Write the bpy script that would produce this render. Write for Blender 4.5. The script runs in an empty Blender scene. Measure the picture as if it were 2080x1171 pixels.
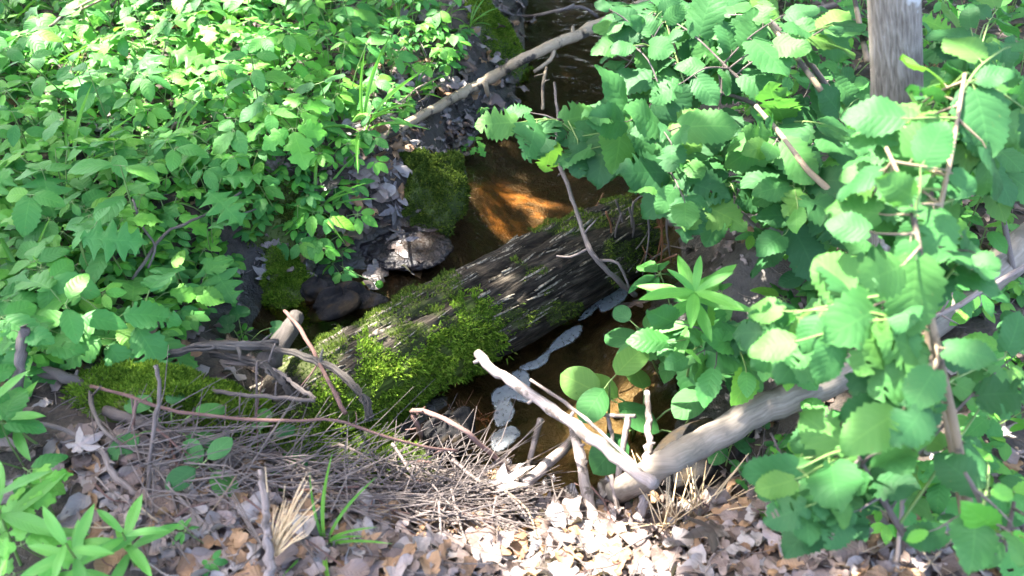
import bpy, math, random
import numpy as np
from mathutils import Vector, Matrix, Quaternion
R = math.radians
random.seed(11)
rnd = random.Random(5)
nr = np.random.RandomState(3)
scene = bpy.context.scene
COL = scene.collection

# ------------------------------------------------------------------ camera, sky, sun, exposure
CAM_H, PITCH, FPX = 1.5, R(38.0), 1731.0          # FPX: focal length in pixels of the 2080 px wide photograph
cd = bpy.data.cameras.new('camera')
cam = bpy.data.objects.new('camera', cd)
COL.objects.link(cam)
cam.location = (0, 0, CAM_H)
cam.rotation_euler = (R(90) - PITCH, 0, 0)
cd.sensor_width = 36.0
cd.lens = 36.0 * FPX / 2080.0
cd.clip_start, cd.clip_end = 0.05, 400.0
cd.dof.use_dof = True
cd.dof.focus_distance = 2.75
cd.dof.aperture_fstop = 3.2
scene.camera = cam

SUN = Vector((-0.42, 0.30, 0.86)).normalized()    # towards the sun
world = bpy.data.worlds.new('World')
scene.world = world
world.use_nodes = True
wn, wl = world.node_tree.nodes, world.node_tree.links
wn.clear()
sky = wn.new('ShaderNodeTexSky')
sky.sky_type = 'NISHITA'
sky.sun_disc = False
sky.sun_elevation = math.asin(SUN.z)
sky.sun_rotation = math.atan2(SUN.x, SUN.y)
sky.air_density, sky.dust_density, sky.ozone_density = 0.7, 4.0, 0.6
bg = wn.new('ShaderNodeBackground')
bg.inputs['Strength'].default_value = 0.15
wo = wn.new('ShaderNodeOutputWorld')
wl.new(sky.outputs[0], bg.inputs[0])
wl.new(bg.outputs[0], wo.inputs[0])

sl = bpy.data.lights.new('sun', 'SUN')
sl.energy = 3.3
sl.angle = R(0.53)
sl.color = (1.0, 0.95, 0.86)
so = bpy.data.objects.new('sun', sl)
COL.objects.link(so)
so.rotation_euler = SUN.to_track_quat('Z', 'Y').to_euler()
so.location = (-4, 3, 9)

scene.view_settings.view_transform = 'Standard'
scene.view_settings.look = 'None'
scene.view_settings.gamma = 1.0
scene.view_settings.use_curve_mapping = False
scene.view_settings.exposure = 3.9
scene.cycles.max_bounces = 8
scene.cycles.transparent_max_bounces = 16
scene.cycles.caustics_reflective = False
scene.cycles.caustics_refractive = False
scene.cycles.use_denoising = True

# ------------------------------------------------------------------ pixel <-> place
FWD = Vector((0, math.cos(PITCH), -math.sin(PITCH)))
UPV = Vector((0, math.sin(PITCH), math.cos(PITCH)))
CAM = Vector((0, 0, CAM_H))
def ray(px, py):
    return FWD + Vector((1, 0, 0)) * ((px - 1040) / FPX) + UPV * (-(py - 585.5) / FPX)
def at_z(px, py, z):
    d = ray(px, py)
    return CAM + d * ((z - CAM_H) / d.z)
def at_d(px, py, d):
    return CAM + ray(px, py) * d
def proj(p):
    q = Vector(p) - CAM
    w = q.dot(FWD)
    if w <= 0.05: return (-9999, -9999, w)
    return (1040 + FPX * q.x / w, 585.5 - FPX * q.dot(UPV) / w, w)

# ------------------------------------------------------------------ noise and polygons
def _hash(ix, iy, s):
    h = (ix.astype(np.int64) * 374761393 + iy.astype(np.int64) * 668265263 + s * 982451653) & 0x7fffffff
    h = ((h ^ (h >> 13)) * 1274126177) & 0x7fffffff
    return ((h ^ (h >> 16)) & 0xffff) / 65535.0
def vnoise(x, y, s=0):
    x, y = np.asarray(x, float), np.asarray(y, float)
    ix, iy = np.floor(x), np.floor(y)
    fx, fy = x - ix, y - iy
    fx, fy = fx * fx * (3 - 2 * fx), fy * fy * (3 - 2 * fy)
    a, b = _hash(ix, iy, s), _hash(ix + 1, iy, s)
    c, d = _hash(ix, iy + 1, s), _hash(ix + 1, iy + 1, s)
    return (a * (1 - fx) + b * fx) * (1 - fy) + (c * (1 - fx) + d * fx) * fy
def fbm(x, y, s=0, o=4):
    t, a, n = 0.0, 0.5, 0.0
    for k in range(o):
        t = t + a * vnoise(np.asarray(x) * 2 ** k, np.asarray(y) * 2 ** k, s + k * 17)
        n += a; a *= 0.5
    return t / n
def smooth(a, b, x):
    t = np.clip((x - a) / (b - a), 0, 1)
    return t * t * (3 - 2 * t)
def in_poly(x, y, P):
    x, y = np.asarray(x, float), np.asarray(y, float)
    ins = np.zeros(x.shape, bool)
    n = len(P)
    for i in range(n):
        x0, y0 = P[i]; x1, y1 = P[(i + 1) % n]
        c = ((y0 > y) != (y1 > y)) & (x < (x1 - x0) * (y - y0) / ((y1 - y0) if y1 != y0 else 1e-9) + x0)
        ins ^= c
    return ins
def sdist(x, y, P):
    x, y = np.asarray(x, float), np.asarray(y, float)
    d = np.full(x.shape, 1e9)
    n = len(P)
    for i in range(n):
        x0, y0 = P[i]; x1, y1 = P[(i + 1) % n]
        ex, ey = x1 - x0, y1 - y0
        t = np.clip(((x - x0) * ex + (y - y0) * ey) / (ex * ex + ey * ey + 1e-12), 0, 1)
        d = np.minimum(d, np.hypot(x - x0 - t * ex, y - y0 - t * ey))
    return np.where(in_poly(x, y, P), -d, d)
def inp(px, py, P):
    return bool(in_poly(np.array([px]), np.array([py]), P)[0])

WZ = -0.30
STREAM_PX = [(1120, -400), (1075, -60), (1060, 60), (1065, 130), (1045, 215), (975, 270), (938, 330), (945, 420), (905, 480), (840, 515),
             (760, 540), (640, 562), (545, 600), (505, 660), (600, 735), (760, 800), (905, 815), (830, 865), (815, 930), (920, 965), (1030, 990), (1120, 1020), (1225, 1015),
             (1300, 965), (1372, 885), (1385, 760), (1340, 690), (1318, 630), (1385, 560), (1380, 470), (1310, 400),
             (1340, 330), (1340, 220), (1400, 180), (1520, 135), (1560, 40), (1500, -60), (1540, -400)]
STREAM = [tuple(at_z(x, y, WZ)[:2]) for x, y in STREAM_PX]

def ground_z(x, y):
    x, y = np.asarray(x, float), np.asarray(y, float)
    sd = sdist(x, y, STREAM) + 0.035 * (fbm(x * 5, y * 5, 4) - 0.5) * 2
    wid = 0.34 + 0.30 * smooth(2.1, 1.6, y) + 0.1 * smooth(0.6, 1.2, x)
    out = WZ + 0.012 + 0.31 * smooth(-0.02, 1.0, sd / wid)
    out = out + 0.05 * (fbm(x * 2.2, y * 2.2, 1) - 0.5) * smooth(0, 0.3, sd) + 0.035 * (fbm(x * 8, y * 8, 2) - 0.5) * smooth(-0.02, 0.12, sd)
    out = out + 0.10 * smooth(0.6, 3.5, np.hypot(x + 0.4, y - 2.4)) * (fbm(x * .5, y * .5, 7))
    ins = WZ - 0.015 - 0.11 * smooth(0.0, 0.22, -sd) + 0.035 * (fbm(x * 7, y * 7, 3) - 0.5)
    return np.where(sd > 0, out, np.minimum(ins, WZ - 0.006 + 0 * ins))
# cached lookup
GX0, GY0, GS = -6.0, -1.0, 0.03
_gx = np.arange(GX0, 6.0, GS); _gy = np.arange(GY0, 11.0, GS)
_GX, _GY = np.meshgrid(_gx, _gy)
_GZ = ground_z(_GX, _GY)
_SD = sdist(_GX, _GY, STREAM)
def G(x, y):
    i = min(max((x - GX0) / GS, 0), len(_gx) - 2.001); j = min(max((y - GY0) / GS, 0), len(_gy) - 2.001)
    a, b = int(i), int(j); u, v = i - a, j - b
    return float((_GZ[b, a] * (1 - u) + _GZ[b, a + 1] * u) * (1 - v) + (_GZ[b + 1, a] * (1 - u) + _GZ[b + 1, a + 1] * u) * v)
def SD(x, y):
    i = int(min(max((x - GX0) / GS, 0), len(_gx) - 1)); j = int(min(max((y - GY0) / GS, 0), len(_gy) - 1))
    return float(_SD[j, i])
def at_h(px, py, h=0.0):
    z = h
    for _ in range(14):
        p = at_z(px, py, z)
        z = 0.5 * z + 0.5 * (G(p.x, p.y) + h)
    return at_z(px, py, z)
def gnormal(x, y):
    e = 0.05
    return Vector((G(x - e, y) - G(x + e, y), G(x, y - e) - G(x, y + e), 2 * e)).normalized()

# ------------------------------------------------------------------ materials
def newmat(name):
    m = bpy.data.materials.new(name); m.use_nodes = True
    n, l = m.node_tree.nodes, m.node_tree.links
    n.clear()
    o = n.new('ShaderNodeOutputMaterial')
    return m, n, l, o
def mathn(n, l, op, a, b=None, c=None, clamp=False):
    q = n.new('ShaderNodeMath'); q.operation = op; q.use_clamp = clamp
    for i, v in enumerate((a, b, c)):
        if v is None: continue
        if isinstance(v, (int, float)): q.inputs[i].default_value = v
        else: l.new(v, q.inputs[i])
    return q.outputs[0]
def ramp(n, l, fac, stops):
    r = n.new('ShaderNodeValToRGB')
    e = r.color_ramp.elements
    while len(e) < len(stops): e.new(0.5)
    for k, (p, c) in enumerate(stops):
        e[k].position = p; e[k].color = (c[0], c[1], c[2], 1)
    l.new(fac, r.inputs[0])
    return r.outputs[0]
def rgbmix(n, l, fac, a, b, mode='MIX'):
    m = n.new('ShaderNodeMix'); m.data_type = 'RGBA'; m.blend_type = mode
    for s, v in ((0, fac), (6, a), (7, b)):
        if isinstance(v, (int, float)): m.inputs[s].default_value = v
        elif isinstance(v, tuple): m.inputs[s].default_value = (*v[:3], 1)
        else: l.new(v, m.inputs[s])
    return m.outputs[2]
def rand_id(n, l):
    oi = n.new('ShaderNodeObjectInfo'); ge = n.new('ShaderNodeNewGeometry')
    return mathn(n, l, 'FRACT', mathn(n, l, 'ADD', oi.outputs['Random'], mathn(n, l, 'MULTIPLY', ge.outputs['Random Per Island'], 7.31)))
def noise(n, l, scale, detail=4, rough=.55, vec=None, dist=0.0):
    t = n.new('ShaderNodeTexNoise'); t.inputs['Scale'].default_value = scale; t.inputs['Detail'].default_value = detail
    t.inputs['Roughness'].default_value = rough; t.inputs['Distortion'].default_value = dist
    if vec is None:
        tc = n.new('ShaderNodeTexCoord'); vec = tc.outputs['Object']
    l.new(vec, t.inputs['Vector'])
    return t.outputs['Fac']

def leaf_mat(name, stops, trans=0.35, rough=0.42, veins=7, veincol=1.35, bump=0.35, spec=0.5, blotch=0.25, btint=(1.25, 1.1, .7), spots=False):
    m, n, l, o = newmat(name)
    rid = rand_id(n, l)
    col = ramp(n, l, rid, stops)
    uv = n.new('ShaderNodeUVMap')
    sp = n.new('ShaderNodeSeparateXYZ'); l.new(uv.outputs[0], sp.inputs[0])
    au = mathn(n, l, 'ABSOLUTE', mathn(n, l, 'SUBTRACT', mathn(n, l, 'MULTIPLY', sp.outputs[0], 2.0), 1.0))
    ph = mathn(n, l, 'FRACT', mathn(n, l, 'SUBTRACT', mathn(n, l, 'MULTIPLY', sp.outputs[1], float(veins)), mathn(n, l, 'MULTIPLY', au, veins * 0.22)))
    tri = mathn(n, l, 'ABSOLUTE', mathn(n, l, 'SUBTRACT', ph, 0.5))                     # 0 in mid of a field, .5 at a vein
    side = mathn(n, l, 'MULTIPLY', mathn(n, l, 'SUBTRACT', tri, 0.40, clamp=True), 9.0, clamp=True)
    mid = mathn(n, l, 'SUBTRACT', 1.0, mathn(n, l, 'MULTIPLY', au, 14.0), clamp=True)
    vein = mathn(n, l, 'MAXIMUM', mathn(n, l, 'MULTIPLY', side, 0.55), mid)
    nz = noise(n, l, 30.0, 3)
    col = rgbmix(n, l, mathn(n, l, 'MULTIPLY', nz, blotch), col, rgbmix(n, l, 1.0, col, btint, 'MULTIPLY'))
    colv = rgbmix(n, l, mathn(n, l, 'MULTIPLY', vein, 0.6), col, rgbmix(n, l, 1.0, col, (veincol * 1.15, veincol, veincol), 'MULTIPLY'))
    if spots:
        sn = noise(n, l, 13.0, 4, .7)
        colv = rgbmix(n, l, ramp(n, l, sn, [(.66, (0, 0, 0)), (.72, (.75, .75, .75))]), colv, (.16, .12, .035))
    bp = n.new('ShaderNodeBump'); bp.inputs['Strength'].default_value = bump; bp.inputs['Distance'].default_value = 0.004
    l.new(mathn(n, l, 'SUBTRACT', mathn(n, l, 'MULTIPLY', nz, 0.25), mathn(n, l, 'MULTIPLY', mathn(n, l, 'MULTIPLY', tri, tri), 3.0)), bp.inputs['Height'])
    p = n.new('ShaderNodeBsdfPrincipled')
    l.new(colv, p.inputs['Base Color']); p.inputs['Roughness'].default_value = rough
    p.inputs['Specular IOR Level'].default_value = spec
    l.new(bp.outputs[0], p.inputs['Normal'])
    t = n.new('ShaderNodeBsdfTranslucent')
    l.new(rgbmix(n, l, 1.0, colv, (1.35, 1.5, .85), 'MULTIPLY'), t.inputs['Color'])
    mx = n.new('ShaderNodeMixShader'); mx.inputs[0].default_value = trans
    l.new(p.outputs[0], mx.inputs[1]); l.new(t.outputs[0], mx.inputs[2])
    l.new(mx.outputs[0], o.inputs[0])
    return m

def bark_mat(name, stops, scale=60.0, stretch=8.0, bump=0.6, dist=0.004, rough=0.85, patch=None, patch_scale=9.0, patch_edge=(.55, .65), spec=0.3, attr=None):
    m, n, l, o = newmat(name)
    uv = n.new('ShaderNodeUVMap')
    mp = n.new('ShaderNodeMapping'); mp.inputs['Scale'].default_value = (stretch, 1.0, 1.0)
    l.new(uv.outputs[0], mp.inputs[0])
    a = noise(n, l, scale, 5, .6, mp.outputs[0], .4)
    b = noise(n, l, 14.0, 3)
    oi = n.new('ShaderNodeObjectInfo')
    f = mathn(n, l, 'ADD', mathn(n, l, 'MULTIPLY', a, 0.7), mathn(n, l, 'MULTIPLY', b, 0.3))
    f = mathn(n, l, 'ADD', f, mathn(n, l, 'MULTIPLY', mathn(n, l, 'SUBTRACT', oi.outputs['Random'], .5), .16))
    col = ramp(n, l, f, stops)
    if patch:
        pn = noise(n, l, patch_scale, 4, .6)
        col = rgbmix(n, l, ramp(n, l, pn, [(patch_edge[0], (0, 0, 0)), (patch_edge[1], (1, 1, 1))]), col, patch)
    if attr:
        an = n.new('ShaderNodeAttribute'); an.attribute_name = attr
        col = rgbmix(n, l, mathn(n, l, 'MULTIPLY', an.outputs['Fac'], ramp(n, l, b, [(.3, (.5, .5, .5)), (.55, (1, 1, 1))])), col, ramp(n, l, a, [(.3, (.020, .032, .006)), (.7, (.075, .11, .016))]))
    bp = n.new('ShaderNodeBump'); bp.inputs['Strength'].default_value = bump; bp.inputs['Distance'].default_value = dist
    l.new(f, bp.inputs['Height'])
    p = n.new('ShaderNodeBsdfPrincipled'); l.new(col, p.inputs['Base Color']); p.inputs['Roughness'].default_value = rough
    p.inputs['Specular IOR Level'].default_value = spec
    l.new(bp.outputs[0], p.inputs['Normal']); l.new(p.outputs[0], o.inputs[0])
    return m

def dry_mat(name, stops, rough=0.7, spec=0.35, trans=0.12):
    return leaf_mat(name, stops, trans, rough, 8, 0.85, 0.28, spec, 0.9, (.62, .55, .52))

M = {}
M['herb'] = leaf_mat('herb_leaf', [(0.0, (.036, .15, .036)), (.4, (.050, .185, .042)), (.8, (.068, .21, .045)), (1, (.10, .26, .03))], .38, .52, 7, 1.35, .25, .22, .3, (1.25, 1.1, .7), True)
M['fresh'] = leaf_mat('fresh_leaf', [(0.0, (.07, .26, .035)), (1, (.12, .31, .045))], .38, .48, 6, 1.2, .2, .25)
M['hazel'] = leaf_mat('shrub_leaf', [(0.0, (.022, .082, .028)), (.3, (.033, .118, .036)), (.6, (.044, .145, .041)), (.85, (.060, .168, .038)), (1, (.085, .185, .036))], .40, .58, 8, 1.4, .18, .2, .35, (1.2, 1.1, .8), True)
M['lance'] = leaf_mat('lance_leaf', [(0.0, (.045, .18, .030)), (1, (.08, .25, .035))], .32, .5, 12, 1.3, .2, .35)
M['grassm'] = leaf_mat('grass_blade', [(0.0, (.07, .21, .03)), (1, (.12, .28, .04))], .35, .45, 1, 1.2, .1)
M['crown'] = leaf_mat('crown_leaf', [(0.0, (.035, .12, .03)), (1, (.06, .17, .035))], .30, .5, 6)
M['yellow'] = leaf_mat('yellowing_leaf', [(0.0, (.32, .33, .04)), (1, (.42, .36, .05))], .35, .45, 7)
M['stem'] = bark_mat('green_stem', [(.3, (.09, .16, .04)), (.7, (.14, .20, .06))], 40, 4, .1, .001, .5)
M['dry'] = dry_mat('dry_leaf', [(0.0, (.085, .058, .044)), (.25, (.15, .114, .100)), (.5, (.235, .192, .178)), (.75, (.13, .10, .084)), (.9, (.29, .25, .235)), (1, (.11, .065, .042))])
M['dryg'] = dry_mat('grey_dry_leaf', [(0.0, (.17, .155, .15)), (1, (.29, .27, .262))])
M['dryo'] = dry_mat('rusty_dry_leaf', [(0.0, (.19, .11, .06)), (1, (.28, .18, .10))])
M['wet'] = dry_mat('wet_leaf', [(0.0, (.035, .028, .027)), (.5, (.065, .052, .048)), (1, (.11, .085, .072))], .30, .6, .05)
M['twig'] = bark_mat('twig_bark', [(.25, (.06, .047, .04)), (.5, (.135, .11, .098)), (.75, (.24, .205, .19))], 16, 3, 1.0, .004, .9, None, 9, (.5, .6), .12)
M['twigr'] = bark_mat('reddish_bark', [(.25, (.07, .038, .032)), (.5, (.14, .082, .068)), (.75, (.23, .155, .135))], 16, 3, 1.0, .004, .9, None, 9, (.5, .6), .12)
M['twigd'] = bark_mat('dark_bark', [(.25, (.035, .028, .024)), (.5, (.085, .068, .058)), (.8, (.19, .16, .14))], 30, 7, .6, .003)
M['twigg'] = bark_mat('grey_fibrous_bark', [(.3, (.022, .018, .015)), (.5, (.075, .062, .052)), (.7, (.19, .165, .14))], 30, 14, 1.0, .008)
M['tan'] = bark_mat('tan_bark', [(.25, (.10, .07, .045)), (.5, (.22, .165, .105)), (.75, (.34, .27, .19))], 30, 5, .5, .004, .8, (.035, .029, .023), 9.0, (.54, .60))
M['pale'] = bark_mat('pale_stripped_wood', [(.28, (.075, .058, .05)), (.5, (.19, .155, .138)), (.72, (.30, .255, .235))], 12, 3, .9, .004, .85, (.085, .07, .06), 16, (.56, .62), .12)
M['grey'] = bark_mat('grey_smooth_bark', [(.28, (.09, .072, .055)), (.5, (.165, .138, .108)), (.72, (.25, .215, .18))], 16, 2, .4, .004, .8, (.11, .095, .075), 13.0, (.55, .62))
M['trunk'] = bark_mat('trunk_bark', [(.32, (.08, .065, .052)), (.5, (.18, .155, .13)), (.68, (.30, .27, .24))], 22, 3, 1.0, .012, .9, (.34, .335, .32), 7.0, (.63, .66))
M['needle'] = bark_mat('dry_needle', [(.3, (.42, .29, .15)), (.7, (.60, .45, .27))], 30, 1, .0, .001, .6)
M['rneedle'] = bark_mat('rusty_needle', [(.3, (.085, .034, .015)), (.7, (.17, .08, .036))], 30, 1, .0, .001, .5)
M['logbark'] = bark_mat('rotten_log_bark', [(.32, (.004, .003, .002)), (.45, (.018, .014, .010)), (.54, (.045, .036, .026)), (.61, (.085, .072, .053)), (.70, (.17, .15, .115))], 13, 4, 1.0, .014, .85, None, 7.0, (.50, .62), .15, 'mossy')
M['strip'] = bark_mat('bark_strip', [(.35, (.008, .006, .004)), (.48, (.05, .042, .03)), (.62, (.20, .175, .135))], 6, 3, .7, .004, .85, None, 9, (.5, .6), .1)
M['wetrock'] = bark_mat('wet_slab_rock', [(.3, (.004, .004, .004)), (.5, (.012, .010, .011)), (.7, (.03, .026, .028))], 30, 1, 1.0, .03, .30, (.02, .013, .009), 12, (.5, .6), .22)
def moss_mat(name, stops):
    m, n, l, o = newmat(name)
    rid = rand_id(n, l)
    col = ramp(n, l, mathn(n, l, 'ADD', mathn(n, l, 'MULTIPLY', rid, .45), mathn(n, l, 'MULTIPLY', noise(n, l, 16.0, 5, .7), .75), clamp=True), stops)
    p = n.new('ShaderNodeBsdfDiffuse'); l.new(col, p.inputs[0])
    t = n.new('ShaderNodeBsdfTranslucent'); l.new(col, t.inputs[0])
    mx = n.new('ShaderNodeMixShader'); mx.inputs[0].default_value = .35
    l.new(p.outputs[0], mx.inputs[1]); l.new(t.outputs[0], mx.inputs[2]); l.new(mx.outputs[0], o.inputs[0])
    return m
M['moss'] = moss_mat('moss', [(.2, (.018, .036, .006)), (.42, (.052, .105, .012)), (.62, (.105, .185, .018)), (.8, (.16, .25, .03)), (.95, (.19, .18, .045))])
M['mossd'] = moss_mat('dark_moss', [(.15, (.018, .032, .008)), (.5, (.045, .075, .014)), (.8, (.10, .14, .022)), (1, (.18, .22, .03))])
M['mossbase'] = bark_mat('moss_ground', [(.3, (.02, .028, .008)), (.5, (.045, .065, .012)), (.7, (.07, .09, .02))], 30, 1, .6, .01)
M['rock'] = bark_mat('wet_rock', [(.3, (.006, .006, .006)), (.6, (.018, .017, .017)), (.8, (.04, .037, .036))], 14, 1, 1.0, .03, .85, (.03, .022, .014), 9, (.5, .6), .08)

def foam_material():
    m, n, l, o = newmat('foam')
    a = noise(n, l, 70.0, 5, .7); c = noise(n, l, 260.0, 2)
    col = ramp(n, l, a, [(.3, (.15, .165, .175)), (.7, (.20, .22, .235))])
    bp = n.new('ShaderNodeBump'); bp.inputs['Strength'].default_value = .6; bp.inputs['Distance'].default_value = .003
    l.new(c, bp.inputs['Height'])
    p = n.new('ShaderNodeBsdfPrincipled'); l.new(col, p.inputs['Base Color']); p.inputs['Roughness'].default_value = .45
    l.new(bp.outputs[0], p.inputs['Normal'])
    t = n.new('ShaderNodeBsdfTransparent'); mx = n.new('ShaderNodeMixShader')
    at = n.new('ShaderNodeAttribute'); at.attribute_name = 'thick'
    f = mathn(n, l, 'ADD', mathn(n, l, 'MULTIPLY', at.outputs['Fac'], 1.3), mathn(n, l, 'MULTIPLY', mathn(n, l, 'SUBTRACT', a, .60), 2.2), clamp=True)
    l.new(mathn(n, l, 'MULTIPLY', f, .68), mx.inputs[0]); l.new(t.outputs[0], mx.inputs[1]); l.new(p.outputs[0], mx.inputs[2]); l.new(mx.outputs[0], o.inputs[0])
    return m
M['foam'] = foam_material()

def ground_material():
    m, n, l, o = newmat('forest_floor')
    at = n.new('ShaderNodeAttribute'); at.attribute_name = 'zone'     # R sand, G silt, B painted hollow shade and wet mud
    sp = n.new('ShaderNodeSeparateColor'); l.new(at.outputs['Color'], sp.inputs[0])
    a = noise(n, l, 22.0, 6, .65); b = noise(n, l, 90.0, 4, .6); c = noise(n, l, 6.0, 4)
    soil = ramp(n, l, mathn(n, l, 'ADD', mathn(n, l, 'MULTIPLY', a, .6), mathn(n, l, 'MULTIPLY', b, .4)),
                [(.32, (.012, .008, .006)), (.48, (.034, .024, .017)), (.60, (.062, .044, .031)), (.75, (.11, .08, .058))])
    sand = ramp(n, l, mathn(n, l, 'ADD', mathn(n, l, 'MULTIPLY', a, .5), mathn(n, l, 'MULTIPLY', c, .5)),
                [(.42, (.016, .010, .005)), (.5, (.055, .032, .015)), (.56, (.15, .075, .024)), (.66, (.27, .145, .05))])
    silt = ramp(n, l, a, [(.35, (.030, .026, .016)), (.55, (.085, .072, .045)), (.75, (.14, .12, .08))])
    mud_shade = ramp(n, l, a, [(.35, (.006, .005, .004)), (.6, (.017, .014, .011)), (.8, (.036, .029, .023))])
    col = rgbmix(n, l, sp.outputs[2], soil, mud_shade)
    col = rgbmix(n, l, sp.outputs[1], col, silt)
    col = rgbmix(n, l, sp.outputs[0], col, sand)
    bp = n.new('ShaderNodeBump'); bp.inputs['Strength'].default_value = .9; bp.inputs['Distance'].default_value = .015
    l.new(mathn(n, l, 'ADD', a, mathn(n, l, 'MULTIPLY', b, .4)), bp.inputs['Height'])
    p = n.new('ShaderNodeBsdfPrincipled'); l.new(col, p.inputs['Base Color'])
    l.new(mathn(n, l, 'SUBTRACT', .9, mathn(n, l, 'MULTIPLY', sp.outputs[2], .6)), p.inputs['Roughness'])
    l.new(bp.outputs[0], p.inputs['Normal']); l.new(p.outputs[0], o.inputs[0])
    return m
M['ground'] = ground_material()

def water_material():
    m, n, l, o = newmat('stream_water')
    tc = n.new('ShaderNodeTexCoord')
    a = noise(n, l, 26.0, 3, .5, tc.outputs['Object'], .6)
    bp = n.new('ShaderNodeBump'); bp.inputs['Strength'].default_value = .45; bp.inputs['Distance'].default_value = .01
    l.new(a, bp.inputs['Height'])
    tr = n.new('ShaderNodeBsdfTransparent'); tr.inputs[0].default_value = (.78, .65, .46, 1)
    gl = n.new('ShaderNodeBsdfGlossy'); gl.inputs['Roughness'].default_value = .03
    l.new(bp.outputs[0], gl.inputs['Normal'])
    fr = n.new('ShaderNodeFresnel'); fr.inputs['IOR'].default_value = 1.33; l.new(bp.outputs[0], fr.inputs['Normal'])
    mx = n.new('ShaderNodeMixShader'); l.new(fr.outputs[0], mx.inputs[0])
    l.new(tr.outputs[0], mx.inputs[1]); l.new(gl.outputs[0], mx.inputs[2]); l.new(mx.outputs[0], o.inputs[0])
    return m
M['water'] = water_material()

# ------------------------------------------------------------------ mesh helpers
def mesh(name, V, F, mat, UV=None, smooth_=True):
    me = bpy.data.meshes.new(name)
    me.from_pydata([tuple(v) for v in V], [], F)
    if UV is not None:
        lay = me.uv_layers.new(name='UVMap')
        li = np.empty(len(me.loops), dtype=np.int32); me.loops.foreach_get('vertex_index', li)
        lay.data.foreach_set('uv', np.asarray(UV, dtype=np.float32)[li].ravel())
    if smooth_: me.polygons.foreach_set('use_smooth', [True] * len(me.polygons))
    if mat is not None: me.materials.append(mat)
    me.update()
    return me
def ob(name, me, parent=None, mat=None):
    o = bpy.data.objects.new(name, me); COL.objects.link(o)
    if parent is not None: o.parent = parent
    return o
def tag(o, label=None, cat=None, group=None, kind=None):
    if label: o['label'] = label
    if cat: o['category'] = cat
    if group: o['group'] = group
    if kind: o['kind'] = kind
    return o
def empty(name, loc, rz=0.0, s=1.0):
    o = bpy.data.objects.new(name, None); COL.objects.link(o)
    o.location = loc; o.rotation_euler = (0, 0, rz); o.scale = (s, s, s); o.empty_display_size = .05
    return o

class MB:
    def __init__(s): s.V, s.F, s.U = [], [], []
    def add(s, V, F, U=None):
        k = len(s.V); s.V += [tuple(v) for v in V]; s.F += [tuple(i + k for i in f) for f in F]
        s.U += list(U) if U is not None else [(0.5, 0.5)] * len(V)
    def tube(s, pts, r, seg=6, bump=0.0, cap=True, smooth_n=0, ellipse=1.0):
        pts = [Vector(p) for p in pts]
        if smooth_n: pts, r = spline(pts, r, smooth_n)
        n = len(pts)
        if not hasattr(r, '__len__'): r = [r] * n
        V, F, U = [], [], []
        L = 0.0; ref = Vector((0.13, 0.31, 0.94))
        for i, p in enumerate(pts):
            t = (pts[min(i + 1, n - 1)] - pts[max(i - 1, 0)])
            t = t.normalized() if t.length > 1e-9 else Vector((0, 0, 1))
            a = t.cross(ref)
            if a.length < .05: a = t.cross(Vector((1, 0, 0)))
            a.normalize(); b = t.cross(a)
            if i: L += (p - pts[i - 1]).length
            for k in range(seg):
                an = 2 * math.pi * k / seg
                rr = r[i] * (1 + bump * (rnd.random() - .5) * 2)
                V.append(p + a * (math.cos(an) * rr) + b * (math.sin(an) * rr * ellipse)); U.append((k / seg if k * 2 <= seg else 1 - k / seg, L))
        for i in range(n - 1):
            for k in range(seg):
                k2 = (k + 1) % seg
                F.append((i * seg + k, i * seg + k2, (i + 1) * seg + k2, (i + 1) * seg + k))
        if cap:
            F.append(tuple(range(seg))[::-1]); F.append(tuple((n - 1) * seg + k for k in range(seg)))
        s.add(V, F, U)
    def obj(s, name, mat, parent=None, sm=True):
        return ob(name, mesh(name, s.V, s.F, mat, s.U, sm), parent)
def spline(pts, r, sub):
    n = len(pts)
    if not hasattr(r, '__len__'): r = [r] * n
    if len(r) == 2 and n > 2: r = [r[0] + (r[1] - r[0]) * i / (n - 1) for i in range(n)]
    P, Q = [], []
    for i in range(n - 1):
        p0, p1, p2, p3 = pts[max(i - 1, 0)], pts[i], pts[i + 1], pts[min(i + 2, n - 1)]
        for k in range(sub):
            t = k / sub
            P.append(0.5 * ((2 * p1) + (p2 - p0) * t + (2 * p0 - 5 * p1 + 4 * p2 - p3) * t * t + (3 * p1 - p0 - 3 * p2 + p3) * t ** 3))
            Q.append(r[i] + (r[i + 1] - r[i]) * t)
    P.append(pts[-1]); Q.append(r[-1])
    return P, Q
def frame(d, nrm):
    y = Vector(d).normalized(); z = Vector(nrm); z = z - y * z.dot(y)
    if z.length < 1e-4: z = y.orthogonal()
    z.normalize(); x = y.cross(z)
    return Matrix(((x.x, y.x, z.x), (x.y, y.y, z.y), (x.z, y.z, z.z)))
def mat4(p, rot3, s=1.0):
    return Matrix.Translation(p) @ rot3.to_4x4() @ Matrix.Diagonal((s, s, s, 1))

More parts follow.
